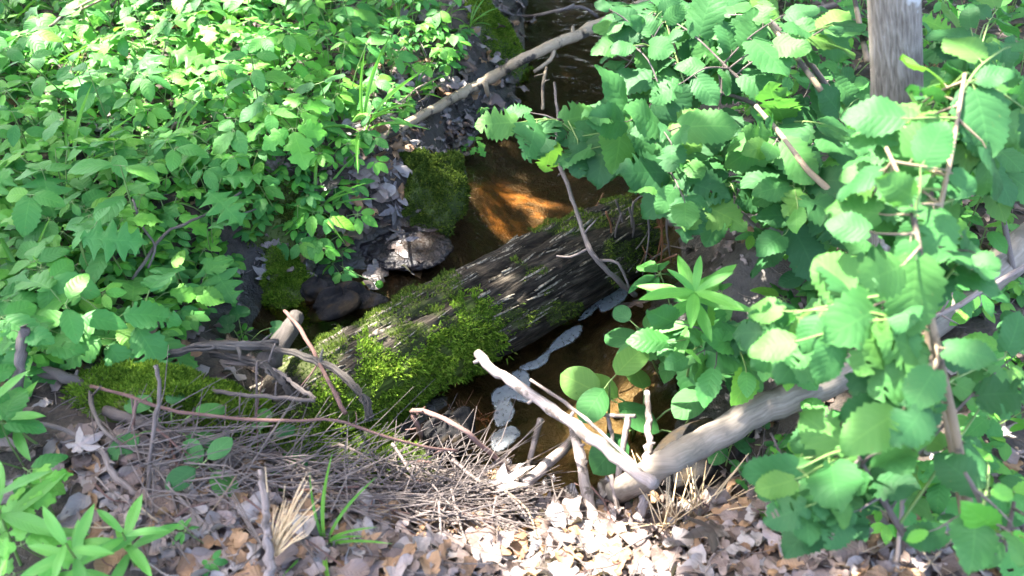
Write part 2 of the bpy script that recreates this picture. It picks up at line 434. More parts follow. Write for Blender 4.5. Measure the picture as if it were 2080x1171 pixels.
# ------------------------------------------------------------------ leaves (local: y along, z up, base at origin, length 1)
def leaf_geo(W, p, q, n=10, serr=0.0, fold=.25, droop=.25, wave=.03, cordate=0.0, lobes=0, lobe_amp=0.0, notch=0, curl=0.0, rg=rnd, doubly=False):
    t = np.linspace(0, 1, n + 1)
    w = np.clip(t, 0, 1) ** p * (1 - t) ** q
    w = w / w.max() * W / 2
    if cordate: w[0] = W * .16
    ed_l, ed_r = w.copy(), w.copy()
    for e in (ed_l, ed_r):
        for i in range(1, n):
            k = 1 + serr * (1 if i % 2 else -1) * (.7 + .6 * rg.random())
            if doubly and i % 4 == 1: k += serr * .8
            if lobes: k *= 1 + lobe_amp * math.cos(t[i] * lobes * 2 * math.pi)
            e[i] *= k
        for _ in range(notch):
            if rg.random() < .6:
                c = rg.randint(2, n - 1); e[c] *= rg.uniform(.35, .7)
    V, U, F = [], [], []
    ph = rg.random() * 6
    for i in range(n + 1):
        for c, u in enumerate((-1, -.5, 0, .5, 1)):
            e = ed_l[i] if u < 0 else ed_r[i]
            x = u * e
            y = t[i] + (abs(u) ** 2) * (.05 * math.sin(math.pi * t[i])) - cordate * abs(u) * (1 - t[i]) ** 5
            z = fold * abs(x) - droop * t[i] ** 2 + wave * math.sin(t[i] * 9 + ph + u * 1.7) * abs(u)
            z -= .10 * abs(u) ** 3 * e * 2
            if curl:
                a = x * curl * (1 + .5 * math.sin(ph + 3 * t[i]))
                if abs(curl) > .01: x, z = math.sin(a) / curl, z + (1 - math.cos(a)) / curl
            V.append((x, y, z)); U.append(((u + 1) / 2, t[i]))
    for i in range(n):
        for c in range(4):
            if notch and 1 < i < n - 2 and rg.random() < .022 * notch: continue
            a = i * 5 + c
            F.append((a, a + 1, a + 6, a + 5))
    return V, F, U
def lobed_geo(rfun, n=40, wave=.06, cup=.1, rg=rnd):
    V, U, F = [(0, .0, 0)], [(.5, 0)], []
    ph = rg.random() * 6; c1, c2 = rg.uniform(-1, 1), rg.uniform(-1, 1)
    for ring, f in ((0, .5), (1, 1.0)):
        for k in range(n):
            a = 2 * math.pi * k / n
            r = rfun(a) * f
            x, y = r * math.sin(a), .0 - r * math.cos(a)
            V.append((x, y, wave * math.sin(2 * a + ph) * f * f + cup * f * f * (c1 * x + c2 * x * x * 2 + abs(math.sin(a * 2.5)) * .25)))
            U.append((.5 + x * .5, y))
    for k in range(n):
        k2 = (k + 1) % n
        F.append((0, 1 + k, 1 + k2)); F.append((1 + k, 1 + n + k, 1 + n + k2, 1 + k2))
    return V, F, U
def maple_r(a):                       # a=0 is the stalk
    d = abs(((a + math.pi) % (2 * math.pi)) - math.pi)
    tips = ((math.pi, .62), (math.pi - 1.0, .55), (math.pi - 1.95, .36))
    r = .13
    for t, h in tips:
        r = max(r, h * (1 - min(1, abs(d - t) / .52) ** .8 * .72))
    return r * (1 + .07 * math.sin(a * 31))
def var(fn, k, mat, name):
    return [mesh(name, *(lambda g: (g[0], g[1], mat, g[2]))(fn()), ) for _ in range(k)]
def mk(name, mat, k, **kw):
    out = []
    for _ in range(k):
        V, F, U = leaf_geo(**kw); out.append(mesh(name, V, F, mat, U))
    return out
LF = {}
LF['oval'] = mk('oval_leaf', M['herb'], 5, W=.55, p=.75, q=.95, n=12, serr=.05, fold=.28, droop=.28, wave=.02)
LF['ovalf'] = mk('oval_fresh_leaf', M['fresh'], 4, W=.55, p=.75, q=.95, n=12, serr=.07, fold=.28, droop=.22, wave=.02)
LF['broad'] = mk('broad_herb_leaf', M['herb'], 5, W=.66, p=.55, q=.85, n=16, serr=.07, fold=.22, droop=.30, wave=.03, cordate=.08)
LF['big'] = mk('big_ragged_leaf', M['herb'], 6, W=.62, p=.55, q=.75, n=18, serr=.09, fold=.20, droop=.30, wave=.05, notch=2)
LF['cut'] = mk('cut_leaf', M['fresh'], 4, W=.62, p=.6, q=.8, n=18, serr=.10, fold=.15, droop=.25, wave=.04, lobes=3, lobe_amp=.28)
LF['cutd'] = mk('feather_leaf', M['herb'], 3, W=.55, p=.5, q=.8, n=24, serr=.10, fold=.1, droop=.25, wave=.04, lobes=5, lobe_amp=.5)
LF['hazel'] = mk('hazel_leaf', M['hazel'], 8, W=.78, p=.45, q=.80, n=20, serr=.06, fold=.14, droop=.25, wave=.055, cordate=.10, notch=0, doubly=True)
LF['hazeln'] = mk('nibbled_hazel_leaf', M['hazel'], 6, W=.80, p=.45, q=.78, n=20, serr=.08, fold=.10, droop=.22, wave=.06, cordate=.10, notch=3, doubly=True)
LF['ovate'] = mk('smooth_oval_leaf', M['hazel'], 4, W=.70, p=.6, q=.7, n=10, serr=.0, fold=.16, droop=.15, wave=.02)
LF['lance'] = mk('lance_leaf', M['lance'], 4, W=.23, p=.75, q=.95, n=10, serr=.0, fold=.30, droop=.22, wave=.01)
LF['blade'] = mk('grass_blade', M['grassm'], 4, W=.05, p=.25, q=.7, n=8, serr=.0, fold=.4, droop=.55, wave=.004)
LF['roundv'] = []
for _ in range(4):
    V, F, U = lobed_geo(lambda a: (.5 * (1 - .55 * math.exp(-((((a + math.pi) % (2 * math.pi)) - math.pi) / .35) ** 2))) * (1 + .03 * math.sin(a * 17)), 32, .03, .3)
    LF['roundv'].append(mesh('heart_leaf', V, F, M['hazel'], U))
DG = []          # raw geometry of dry leaf forms (also used for the joined litter)
for k in range(6): DG.append(leaf_geo(W=rnd.uniform(.55, .8), p=.55, q=.75, n=8, serr=.05, fold=rnd.uniform(-.2, .4), droop=rnd.uniform(-.4, .5), wave=.10, curl=rnd.choice((-3.4, -2, 2, 3.2, .02)), notch=1))
for k in range(3): DG.append(leaf_geo(W=.6, p=.6, q=.6, n=14, serr=.05, fold=.1, droop=rnd.uniform(-.3, .4), wave=.10, lobes=3.5, lobe_amp=.3, curl=rnd.choice((-2, 1.5, .02))))
for k in range(4): DG.append(lobed_geo(maple_r, 44, rnd.uniform(.06, .16), rnd.uniform(-.5, .6)))
def dry_set(mat, nm): return [mesh(nm, g[0], g[1], mat, g[2]) for g in DG]
DRY = {k: dry_set(M[k], 'dead_leaf') for k in ('dry', 'dryg', 'dryo', 'wet')}

# ================================================================== THE SETTING
def axis(a, b, s, far):
    c = list(np.arange(a, b + s / 2, s)); st = s; lo, hi = c[0], c[-1]; A, B = [], []
    while lo > -far: st *= 1.35; lo -= st; A.append(lo)
    st = s
    while hi < far: st *= 1.35; hi += st; B.append(hi)
    return np.array(A[::-1] + c + B)
def grid_mesh(name, X, Y, Z, mat, mask=None):
    ny, nx = X.shape
    V = np.stack([X, Y, Z], -1).reshape(-1, 3)
    i = np.arange(ny * nx).reshape(ny, nx)
    F = np.stack([i[:-1, :-1], i[:-1, 1:], i[1:, 1:], i[1:, :-1]], -1).reshape(-1, 4)
    if mask is not None:
        mk_ = (mask[:-1, :-1] & mask[:-1, 1:] & mask[1:, 1:] & mask[1:, :-1]).reshape(-1)
        F = F[mk_]
        used = np.unique(F); rem = -np.ones(len(V), int); rem[used] = np.arange(len(used)); V, F = V[used], rem[F]
    me = bpy.data.meshes.new(name)
    me.from_pydata(V.tolist(), [], F.tolist())
    me.polygons.foreach_set('use_smooth', [True] * len(me.polygons)); me.materials.append(mat); me.update()
    return me
ax, ay = axis(-3.4, 3.4, .025, 90), axis(0.45, 6.0, .025, 90)
X, Y = np.meshgrid(ax, ay)
Z = ground_z(X, Y)
far = smooth(6, 30, np.hypot(X, Y - 2))
Z = Z * (1 - far) + far * (0.6 * fbm(X * .08, Y * .08, 31))
gm = grid_mesh('ground', X, Y, Z, M['ground'])
sdg = sdist(X, Y, STREAM)
def pxpoly(P, z): return [tuple(at_z(a, b, z)[:2]) for a, b in P]
SAND = pxpoly([(975, 385), (1015, 368), (1110, 372), (1150, 390), (1150, 430), (1060, 490), (1000, 485), (975, 430)], -.42)
SAND2 = pxpoly([(780, 560), (900, 520), (930, 560), (860, 620), (790, 630)], -.42)
nz = fbm(X * 6, Y * 6, 9)
s1 = smooth(.06, -.08, sdist(X, Y, SAND) + .22 * (nz - .5)); s2 = .5 * smooth(.04, -.08, sdist(X, Y, SAND2) + .25 * (nz - .5))
LOGA, LOGB = at_z(1290, 470, -.22), at_z(640, 815, -.17)
ld = Vector((LOGB.x - LOGA.x, LOGB.y - LOGA.y)).normalized()
side = (X - LOGA.x) * (-ld.y) + (Y - LOGA.y) * ld.x        # sign: which side of the log
near = side > 0 if ((0 - LOGA.x) * (-ld.y) + (0 - LOGA.y) * ld.x) > 0 else side < 0
silt = np.where(near, smooth(.02, -.10, sdg), 0) * smooth(.15, .45, fbm(X * 4, Y * 4, 12) + .1)
mud_shade = smooth(np.where((X > .12) & (Y > 1.5), .55, .26), .02, sdg + .12 * (nz - .5))  # mud at the waterline; widened on the right bank to paint the hollow's shade
zc = gm.color_attributes.new('zone', 'FLOAT_COLOR', 'POINT')
rgba = np.stack([np.maximum(s1, s2), silt, mud_shade, np.ones_like(mud_shade)], -1).reshape(-1, 4).astype(np.float32)
zc.data.foreach_set('color', rgba.ravel())
tag(ob('ground', gm), kind='structure')

wx, wy = np.meshgrid(np.arange(-1.3, 1.9, .011), np.arange(1.0, 6.5, .011))
ws = sdist(wx, wy, STREAM)
up = smooth(-.1, .5, np.where(True, ((wx - LOGA.x) * (-ld.y) + (wy - LOGA.y) * ld.x) * (-1 if near[0, X.shape[1] // 2] else 1), 0))
amp = .0010 + .0030 * up
rip = (vnoise(wx * 9 + 3 * vnoise(wx * 5, wy * 5, 8), wy * 11 + 3 * vnoise(wx * 4, wy * 4, 9), 5) - .5) + .5 * (vnoise(wx * 24 + 2 * vnoise(wx * 9, wy * 9, 3), wy * 24, 6) - .5)
rif = 0
for a, b, r_ in [(1140, 85, .20), (1290, 110, .12), (1080, 40, .12), (825, 495, .10), (760, 590, .10), (690, 630, .09), (800, 560, .08), (980, 285, .10), (1060, 330, .10), (1130, 215, .12), (940, 400, .06), (1380, 90, .12), (1270, 640, .05), (1180, 790, .05)]:
    q = at_z(a, b, WZ); rif = np.maximum(rif, np.exp(-((wx - q.x) ** 2 + (wy - q.y) ** 2) / (r_ * .7) ** 2))
wz = WZ + amp * rip * 2 + rif * .0075 * (vnoise(wx * 42 + 2 * vnoise(wx * 20, wy * 20, 91), wy * 42, 90) - .5)
tag(ob('water', grid_mesh('water', wx, wy, wz, M['water'], ws < .10)), kind='structure')

# ================================================================== TREES THAT SHADE THE PLACE
def gpt(px, py): return at_h(px, py, .22 if px < 700 and py < 700 else .06)
GAPS = [(800, 590, .07, .07), (320, 40, .60, .46), (180, 85, .30, .20), (880, 130, .15, .12), (1320, 70, .13, .12), (1500, 30, .12, .08), (1940, 60, .10, .08), (1850, 290, .10, .09), (1760, 510, .08, .08), (1980, 680, .08, .07), (2010, 740, .09, .07),
        (1090, 1080, .24, .15), (1240, 1010, .10, .08), (1010, 960, .08, .07), (1180, 1110, .13, .1), (760, 780, .13, .12), (860, 840, .08, .07), (690, 880, .06, .06), (1085, 405, .12, .08), 
        (1220, 800, .07, .06), (1540, 810, .05, .03), (1340, 905, .06, .04), (150, 620, .05, .05), (800, 215, .16, .05), (900, 190, .14, .04), 
        (820, 290, .06, .05), (880, 970, .10, .05), (1290, 1060, .10, .06), (1440, 640, .04, .03), (1790, 230, .07, .06), (1570, 380, .05, .04), (1700, 880, .05, .04), (1960, 930, .06, .05), (560, 640, .03, .03)]
def drop(p):
    return p - SUN * ((p.z - .05) / SUN.z)
GP = [(drop(gpt(a, b)), rx * (.6 if rx < .25 else 1), ry * (.6 if rx < .25 else 1)) for a, b, rx, ry in GAPS]
GP += [(drop(at_d(a, b, d)), r_ * .45, r_ * .4) for a, b, d, r_ in [(1295, 70, 2.4, .24), (1520, 40, 2.4, .09), (1650, 60, 2.4, .07), (1850, 150, 1.5, .07), (1870, 280, 1.45, .09), (1800, 400, 1.5, .08), (1780, 500, 1.45, .08), (1950, 60, 2.2, .08), (1950, 120, 1.6, .06), (1700, 640, 1.45, .05), (1640, 480, 2.2, .05), (1790, 700, 1.4, .06), (2020, 690, 1.7, .07), (1900, 600, 1.4, .04), (2040, 420, 1.6, .06), (1590, 280, 2.3, .05), (1430, 330, 2.3, .05), (1260, 220, 2.35, .04), (1220, 800, 2.1, .07), (1320, 780, 2.1, .05), (1760, 900, 1.45, .05), (1480, 560, 2.2, .05), (1960, 1000, 1.4, .06)]]
GPx = np.array([g[0].x for g in GP]); GPy = np.array([g[0].y for g in GP]); GPrx = np.array([g[1] for g in GP]); GPry = np.array([g[2] for g in GP])
def leaf_cloud(mb, centers, size, nrm=Vector((0, 0, 1)), spread=.6):
    for c in centers:
        d = Vector((rnd.gauss(0, 1), rnd.gauss(0, 1), rnd.gauss(-.2, .4)))
        r3 = frame(d, nrm + Vector((rnd.gauss(0, spread), rnd.gauss(0, spread), 0)))
        s = size * rnd.uniform(.7, 1.25)
        V = [(0, 0, 0), (-.32, .45, .04), (.32, .45, .04), (0, 1, -.12), (-.22, .8, -.03), (.22, .8, -.03)]
        mb.add([Vector(c) + r3 @ (Vector(v) * s) for v in V], [(0, 2, 1), (1, 2, 5, 4), (4, 5, 3)], [(.5, 0), (0, .45), (1, .45), (.5, 1), (.1, .8), (.9, .8)])
def shade_points(n, zlo, zhi):
    """leaf places of the overhanging boughs, with the openings that let the sun through"""
    out = []
    gx, gy = nr.uniform(-3.6, 3.6, n), nr.uniform(-.2, 6.4, n)
    z = nr.uniform(zlo, zhi, n)
    clump = vnoise(gx * 3.3, gy * 3.3, 40)
    dmin = np.min(np.hypot((gx[:, None] - GPx) / (GPrx + .15), (gy[:, None] - GPy) / (GPry + .15)), 1) + .35 * (vnoise(gx * 9, gy * 9, 41) - .5)
    keep = (dmin > 1.0) & (clump > .03)
    for i in np.nonzero(keep)[0]:
        out.append(Vector((gx[i], gy[i], .05)) + SUN * ((z[i] - .05) / SUN.z))
    return out
def tree(name, base, pts, r, label, crown_pts, group, trunkmat='trunk', seg=14, size=.19, boughs=6):
    root = empty(name, base); tag(root, label, 'tree', group)
    mb = MB(); base = Vector(base)
    mb.tube([Vector(p) - base for p in pts], r, seg, .05, True, 4)
    top = Vector(pts[-1])
    for k in range(boughs):
        if not crown_pts: break
        tg = crown_pts[rnd.randrange(len(crown_pts))]
        st = Vector(pts[-1 - (k % 2)])
        mid = (st + tg) / 2 + Vector((0, 0, .3))
        mb.tube([st - base, mid - base, tg - base], [r[-1] * .8, r[-1] * .5, .01], 6, .05, True, 3)
    mb.obj('trunk', M[trunkmat], root)
    cm = MB(); leaf_cloud(cm, [p - base for p in crown_pts], size)
    c = cm.obj('crown', M['crown'], root, False); tag(c, kind='stuff')
    return root
sp_ = shade_points(24000, 3.6, 5.6)
qa = [p for p in sp_ if p.x < -1.6]; qb = [p for p in sp_ if p.x >= -1.6]
tree('shade_tree', (-3.6, 8.2, G(-3.6, 8.2)), [(-3.6, 8.2, -.1), (-3.5, 8.1, 2), (-3.2, 7.4, 3.6), (-3.0, 6.4, 4.6)], [.16, .13, .10, .06],
     'tall leafy tree past the top edge whose boughs dapple the ferny bank', qa, None)
# the trunk that stands in the picture
tb = at_h(1803, 640, 0); tt = at_d(1815, 0, tb.y * .80 + .35)
dirt = (tt - tb)
tree('young_tree', tb, [tb - Vector((0, 0, .08)), tb + dirt * .5, tt, tt + dirt * 1.2 + Vector((-.1, .2, .2)), tt + dirt * 2.4 + Vector((-.6, .6, .8)), tt + dirt * 3.2 + Vector((-1.2, 1.2, 1.2))],
     [.062, .056, .054, .05, .045, .03], 'upright grey-brown tree trunk rising through the broad-leaved shrub', qb, None, size=.19)
for k, (x, y, h, w, n) in enumerate([(-5.5, 11, 7, 2.6, 900), (-1.6, 12.5, 8, 2.8, 1100), (2.0, 11.5, 8, 2.8, 1100), (5.2, 10, 7, 2.6, 900), (6.5, 5.0, 6.5, 2.2, 700), (-9.0, 5.5, 6.5, 2.2, 700), (.4, 8.6, 6.5, 2.3, 900), (3.6, 8.2, 6.5, 2.2, 900), (-2.2, 10.2, 7, 2.4, 900)]):
    c = []
    for _ in range(n):
        q = Vector((rnd.gauss(0, .5), rnd.gauss(0, .4), rnd.gauss(0, .42)))
        c.append(Vector((x + q.x * w, y + q.y * w, max(.5, h * .42 + q.z * h * .6))))
    tree('woodland_tree', (x, y, 0), [Vector((x, y, -.2)), Vector((x + .1, y, h * .3)), Vector((x - .1, y + .1, h * .7))], [.17, .13, .06],
         ['dark woodland tree', 'tall woodland tree', 'broad woodland tree', 'slim woodland tree', 'leaning woodland tree', 'dense woodland tree', 'drooping woodland tree', 'bushy woodland tree', 'young woodland tree'][k] + ' standing out of view ' +
         ['beyond the sunlit patch', 'upstream on the bank', 'behind the fallen grey trunk', 'behind the shrubs', 'beside the shrubs', 'beside the ferny bank', 'over the brook head', 'upstream past the shrubs', 'upstream past the bank crest'][k], c, 'woodland trees out of view', size=.5, boughs=4)

# ================================================================== FALLEN LOG
def log_surface():
    n, m = 170, 110
    A, B = LOGA - (LOGA - LOGB) * .015, LOGB + (LOGB - LOGA) * .16 + Vector((0, 0, -.03))
    d = (B - A); L = d.length; d.normalize()
    up_ = Vector((0, 0, 1)); up_ = (up_ - d * up_.dot(d)).normalized(); sd_ = d.cross(up_)
    t = np.linspace(0, 1, n)[:, None]; a = np.linspace(0, 2 * np.pi, m, endpoint=False)[None, :]
    r = (.128 + .058 * t + .018 * np.sin(t * 5 + 1)) * (1 - .45 * smooth(.86, 1.0, t))
    T, A_ = t + 0 * a, a + 0 * t
    ca, sa = np.cos(A_), np.sin(A_)
    u, v = ca * 1.2, sa * 1.2
    rid = np.abs(fbm(T * 3.0 + 5 + u * .2, A_ * 5.5, 21, 3) - .5) * 2          # long ridges
    rid2 = fbm(T * 9 * L, A_ * 9, 22, 3)
    wrap = np.minimum(A_ / .5, (2 * np.pi - A_) / .5).clip(0, 1)
    rr = r * (1 + wrap * (.12 * (rid - .35) + .10 * (rid2 - .5)) + .22 * (fbm(T * 3.5, u * 1.3 + v, 23, 3) - .5))
    # a split step along the upper far side
    ang = (A_ - 1.55 + .25 * np.sin(T * 9))
    rr = rr - .022 * np.exp(-(ang / .10) ** 2)
    P = np.array(A)[None, None, :] + np.array(d)[None, None, :] * (T * L)[..., None] + np.array(up_)[None, None, :] * (rr * sa)[..., None] + np.array(sd_)[None, None, :] * (rr * ca)[..., None]
    bend = .03 * np.sin(T * 3.1)
    P[..., 2] += bend - .02 * T
    return P, T, A_, L, A, B, d
P, T, A_, L, LA, LB, LD = log_surface()
n, m = P.shape[:2]
V = P.reshape(-1, 3); F = []
for i in range(n - 1):
    for k in range(m):
        k2 = (k + 1) % m
        F.append((i * m + k, (i + 1) * m + k, (i + 1) * m + k2, i * m + k2))
F.append(tuple(range(m))); F.append(tuple((n - 1) * m + k for k in range(m))[::-1])
UV = np.stack([np.minimum(A_, 2 * np.pi - A_) / np.pi, T * L], -1).reshape(-1, 2)
# orientation check: make faces point outwards
logm = mesh('fallen_log', V, F, M['logbark'], UV)
log = empty('fallen_log', (LA + LB) / 2); tag(log, 'thick rotting log with bright moss lying across the brook', 'log')
c0 = Vector(log.location)
wood = ob('bark', logm, log); wood.matrix_parent_inverse = Matrix.Translation(-c0)
import bmesh
bm = bmesh.new(); bm.from_mesh(logm); bmesh.ops.recalc_face_normals(bm, faces=bm.faces); bm.to_mesh(logm); bm.free()
nor = np.array([v.normal[:] for v in logm.vertices]).reshape(n, m, 3)
# moss film on the bark
MOSS_LOG = [(600, 850), (650, 800), (730, 730), (800, 700), (880, 665), (940, 620), (1005, 620), (1025, 680), (1000, 720), (960, 740), (930, 780), (880, 830), (840, 880), (740, 930), (640, 930), (560, 890)]
def moss_tufts(name, parent, pts, nors, mat, hlo=.006, hhi=.014, off=None):
    k = len(pts); pts = np.asarray(pts); nors = np.asarray(nors)
    j = nr.normal(0, .55, (k, 3)); d = nors + j; d /= np.linalg.norm(d, axis=1)[:, None]
    tan = np.cross(d, nr.normal(0, 1, (k, 3))); tan /= np.linalg.norm(tan, axis=1)[:, None]
    h = nr.uniform(hlo, hhi, k)[:, None]; w = h * .26
    cush = fbm(pts[:, 0] * 26 + pts[:, 2] * 9, pts[:, 1] * 26 + pts[:, 2] * 13, 95, 3)[:, None]
    h = h * (.45 + 1.3 * cush); base = pts + nors * (.016 * smooth(.38, .75, cush) - .002)
    V = np.stack([base - tan * w, base + tan * w, base + d * h + tan * w * .5, base + d * h * 1.25 - tan * w * .3], 1).reshape(-1, 3)
    if off is not None: V = V - np.array(off)
    F = np.arange(4 * k).reshape(-1, 4)
    me = bpy.data.meshes.new(name); me.from_pydata(V.tolist(), [], F.tolist()); me.materials.append(mat); me.update()
    o = ob(name, me, parent); tag(o, kind='stuff')
    return o
def sample_grid(P, N, count, accept):
    out_p, out_n = [], []
    n, m = P.shape[:2]
    i = nr.randint(0, n - 1, count); k = nr.randint(0, m, count); u = nr.rand(count)[:, None]; v = nr.rand(count)[:, None]
    k2 = (k + 1) % m
    q = (P[i, k] * (1 - u) + P[i + 1, k] * u) * (1 - v) + (P[i, k2] * (1 - u) + P[i + 1, k2] * u) * v
    nn = N[i, k]
    ok = accept(q, nn)
    return q[ok], nn[ok]
def projn(q):
    d = q - np.array(CAM); w = d @ np.array(FWD)
    return 1040 + FPX * d[:, 0] / w, 585.5 - FPX * (d @ np.array(UPV)) / w
mx0, my0 = projn(V)
ms_ = np.maximum(smooth(12, -25, sdist(mx0, my0, MOSS_LOG) + 55 * (fbm(mx0 * .02, my0 * .02, 50, 3) - .5) * 2), 0.45 * smooth(.50, .62, fbm(mx0 * .012, my0 * .02, 57, 3)))
at_ = logm.attributes.new('mossy', 'FLOAT', 'POINT'); at_.data.foreach_set('value', ms_.astype(np.float32))
def acc_main(q, nn):
    x, y = projn(q)
    s = sdist(x, y, MOSS_LOG) + 55 * (fbm(x * .02, y * .02, 50, 3) - .5) * 2 + nr.normal(0, 12, len(x))
    return (s < 0) & (nn[:, 2] > -.35) & (fbm(x * .045, y * .045, 52, 2) > .30)
q, nn = sample_grid(P, nor, 190000, acc_main)
moss_tufts('moss', log, q, nn, M['moss'], .005, .012, c0)
def acc_thin(q, nn):
    x, y = projn(q)
    return (nn[:, 2] > -.2) & (fbm(x * .012, y * .02, 57, 3) > .53) & (sdist(x, y, MOSS_LOG) > -10) & (nr.rand(len(q)) < .55)
q, nn = sample_grid(P, nor, 110000, acc_thin)
moss_tufts('thin_moss', log, q, nn, M['mossd'], .004, .009, c0)
# loose slivers of bark on its back
SM = []
for k in range(6):
    mb = MB(); l = 1.0; w = rnd.uniform(.035, .08); pts = []
    Vv, Ff = [], []
    nn_ = 6
    for i in range(nn_ + 1):
        t = i / nn_; ww = w * (math.sin(math.pi * (t * .86 + .07)) ** .6) * rnd.uniform(.7, 1.2)
        zz = .02 * math.sin(t * 3 + k) + .02 * rnd.random()
        Vv += [(-ww, t - .5, -.05), (-ww * .4, t - .5, zz + .02), (ww * .5, t - .5, zz + .015), (ww, t - .5, -.05)]
    for i in range(nn_):
        for c in range(3): Ff.append((i * 4 + c, i * 4 + c + 1, i * 4 + c + 5, i * 4 + c + 4))
    SM.append(mesh('bark_strip', Vv, Ff, M['strip'], [(v[0] + .5, v[1]) for v in Vv]))
cnt = 0
while cnt < 210:
    i, k = rnd.randrange(6, n - 6), rnd.randrange(m)
    N_ = Vector(nor[i, k]); p = Vector(P[i, k]); x, y, w = proj(p)
    if N_.z < .0 or inp(x, y, MOSS_LOG) or N_.dot(CAM - p) < 0: continue
    if rnd.random() > .35 + .65 * (N_.z > .35): continue
    o = ob('bark_strip', SM[cnt % 6], log)
    d = LD + Vector((rnd.gauss(0, .1), rnd.gauss(0, .1), rnd.gauss(0, .06)))
    o.matrix_local = mat4(p - c0 - N_ * .0005, frame(d, N_), rnd.uniform(.03, .11))
    cnt += 1

# ================================================================== MOSSY HUMPS AND ROCKS
def hump(name, px, py, rx, ry, rz, label, cat, basemat, mossmat, nmoss, rot=0, z0=None, mosstest=None, seed=0, hh=(.005, .011), parts=True):
    g = at_h(px, py, 0) if z0 is None else at_z(px, py, z0)
    n, m = 26, 48
    th = np.linspace(0.02, np.pi * .62, n)[:, None]; ph = np.linspace(0, 2 * np.pi, m, endpoint=False)[None, :]
    f = 1 + .55 * (fbm(np.cos(ph) * 1.3 + 3 + seed + th, np.sin(ph) * 1.3 + th * .8, 60 + seed, 3) - .5) * 2 + .09 * (fbm(np.cos(ph) * 6 + th * 4, np.sin(ph) * 6 + seed, 61 + seed, 3) - .5)
    cr, sr = math.cos(rot), math.sin(rot)
    if cat == 'rock':
        x = rx * np.sin(th) * np.cos(ph) * f; y = ry * np.sin(th) * np.sin(ph) * f; z = rz * np.cos(th) * f + 0 * ph
        Q = np.stack([x * cr - y * sr, x * sr + y * cr, z - rz * .1], -1)
    else:
        s_ = np.linspace(.02, 1, n)[:, None]
        f2 = 1 + .55 * (fbm(np.cos(ph) * 1.1 + 3 + seed, np.sin(ph) * 1.1 + seed, 64 + seed, 3) - .5)
        x = rx * 1.3 * s_ * np.cos(ph) * f2; y = ry * 1.3 * s_ * np.sin(ph) * f2
        x, y = x * cr - y * sr, x * sr + y * cr
        bump_ = (1 - s_ ** 3) * (.75 + .9 * (fbm(x * 9 + seed, y * 9, 66, 3) - .35)) + .10 * (fbm(x * 40, y * 40, 67, 2) - .5)
        z = ground_z(x + g.x, y + g.y) - g.z + rz * 1.1 * bump_ - .02 * s_ ** 4
        Q = np.stack([x, y, z], -1)
    V = Q.reshape(-1, 3); F = [tuple(range(m))]
    for i in range(n - 1):
        for k in range(m):
            k2 = (k + 1) % m; F.append((i * m + k, (i + 1) * m + k, (i + 1) * m + k2, i * m + k2))
    me = mesh(name, V, F, M[basemat], np.stack([x, y], -1).reshape(-1, 2))
    b = bmesh.new(); b.from_mesh(me); bmesh.ops.recalc_face_normals(b, faces=b.faces)
    b.to_mesh(me); b.free()
    root = empty(name, g); tag(root, label, cat)
    ob('body' if cat != 'rock' else 'stone', me, root)
    N_ = np.array([v.normal[:] for v in me.vertices]).reshape(n, m, 3)
    if nmoss:
        q, nn = sample_grid(Q, N_, nmoss, lambda q, nn: (nn[:, 2] > -.1) & (fbm(q[:, 0] * 14 + seed, q[:, 1] * 14 + q[:, 2] * 9, 70, 3) - (.05 if cat == 'rock' else 0) + .7 * (nr.rand(len(q)) - .5) > .40 + .25 * smooth(.75, 1.25, np.hypot(q[:, 0] / rx, q[:, 1] / ry))))
        moss_tufts('moss', root, q, nn, M[mossmat], hh[0], hh[1])
    return root
hump('mossy_rock', 866, 398, .145, .16, .14, 'mossy boulder at the water edge below the long tan branch', 'rock', 'mossbase', 'mossd', 52000, .3, -.20, None, 1)
hump('moss_mound', 385, 825, .22, .10, .08, 'bright moss mound under the arching grey roots', 'moss mound', 'mossbase', 'moss', 32000, -.05, None, None, 2, (.006, .012))
hump('moss_mound', 575, 540, .07, .10, .07, 'small yellow-green moss mound beside the pale torn leaf', 'moss mound', 'mossbase', 'moss', 18000, .2, -.20, None, 3)
hump('moss_mound', 1005, 80, .13, .15, .08, 'mossy hump on the bank behind the long tan branch', 'moss mound', 'mossbase', 'moss', 24000, .1, None, None, 4)
hump('moss_mound', 560, 440, .14, .08, .06, 'dark mossy ledge under the leafy bank edge', 'moss mound', 'mossbase', 'mossd', 12000, .1, None, None, 8)
hump('moss_mound', 690, 895, .20, .10, .10, 'low moss cushion at the foot of the rotting log', 'moss mound', 'mossbase', 'moss', 22000, .2, -.16, None, 9)
hump('wet_rock', 805, 495, .20, .13, .035, 'broad dark wet rock sloping into the water below the boulder', 'rock', 'wetrock', None, 0, -.3, -.27, None, 12)
hump('dark_stone', 700, 615, .13, .07, .055, 'wet black stone in the water above the rotting log', 'rock', 'rock', None, 0, .1, -.30, None, 5)
hump('dark_stone', 905, 885, .085, .075, .075, 'wet black stone under the arching red bramble cane', 'rock', 'rock', None, 0, .4, -.26, None, 6)
hump('dark_stone', 650, 590, .06, .05, .05, 'small wet stone wedged in the dark hollow of the bank', 'rock', 'rock', None, 0, .4, -.29, None, 7)
hump('dark_stone', 1440, 935, .16, .10, .07, 'dark muddy stone below the fallen grey trunk', 'rock', 'rock', None, 0, .4, -.22, None, 10)

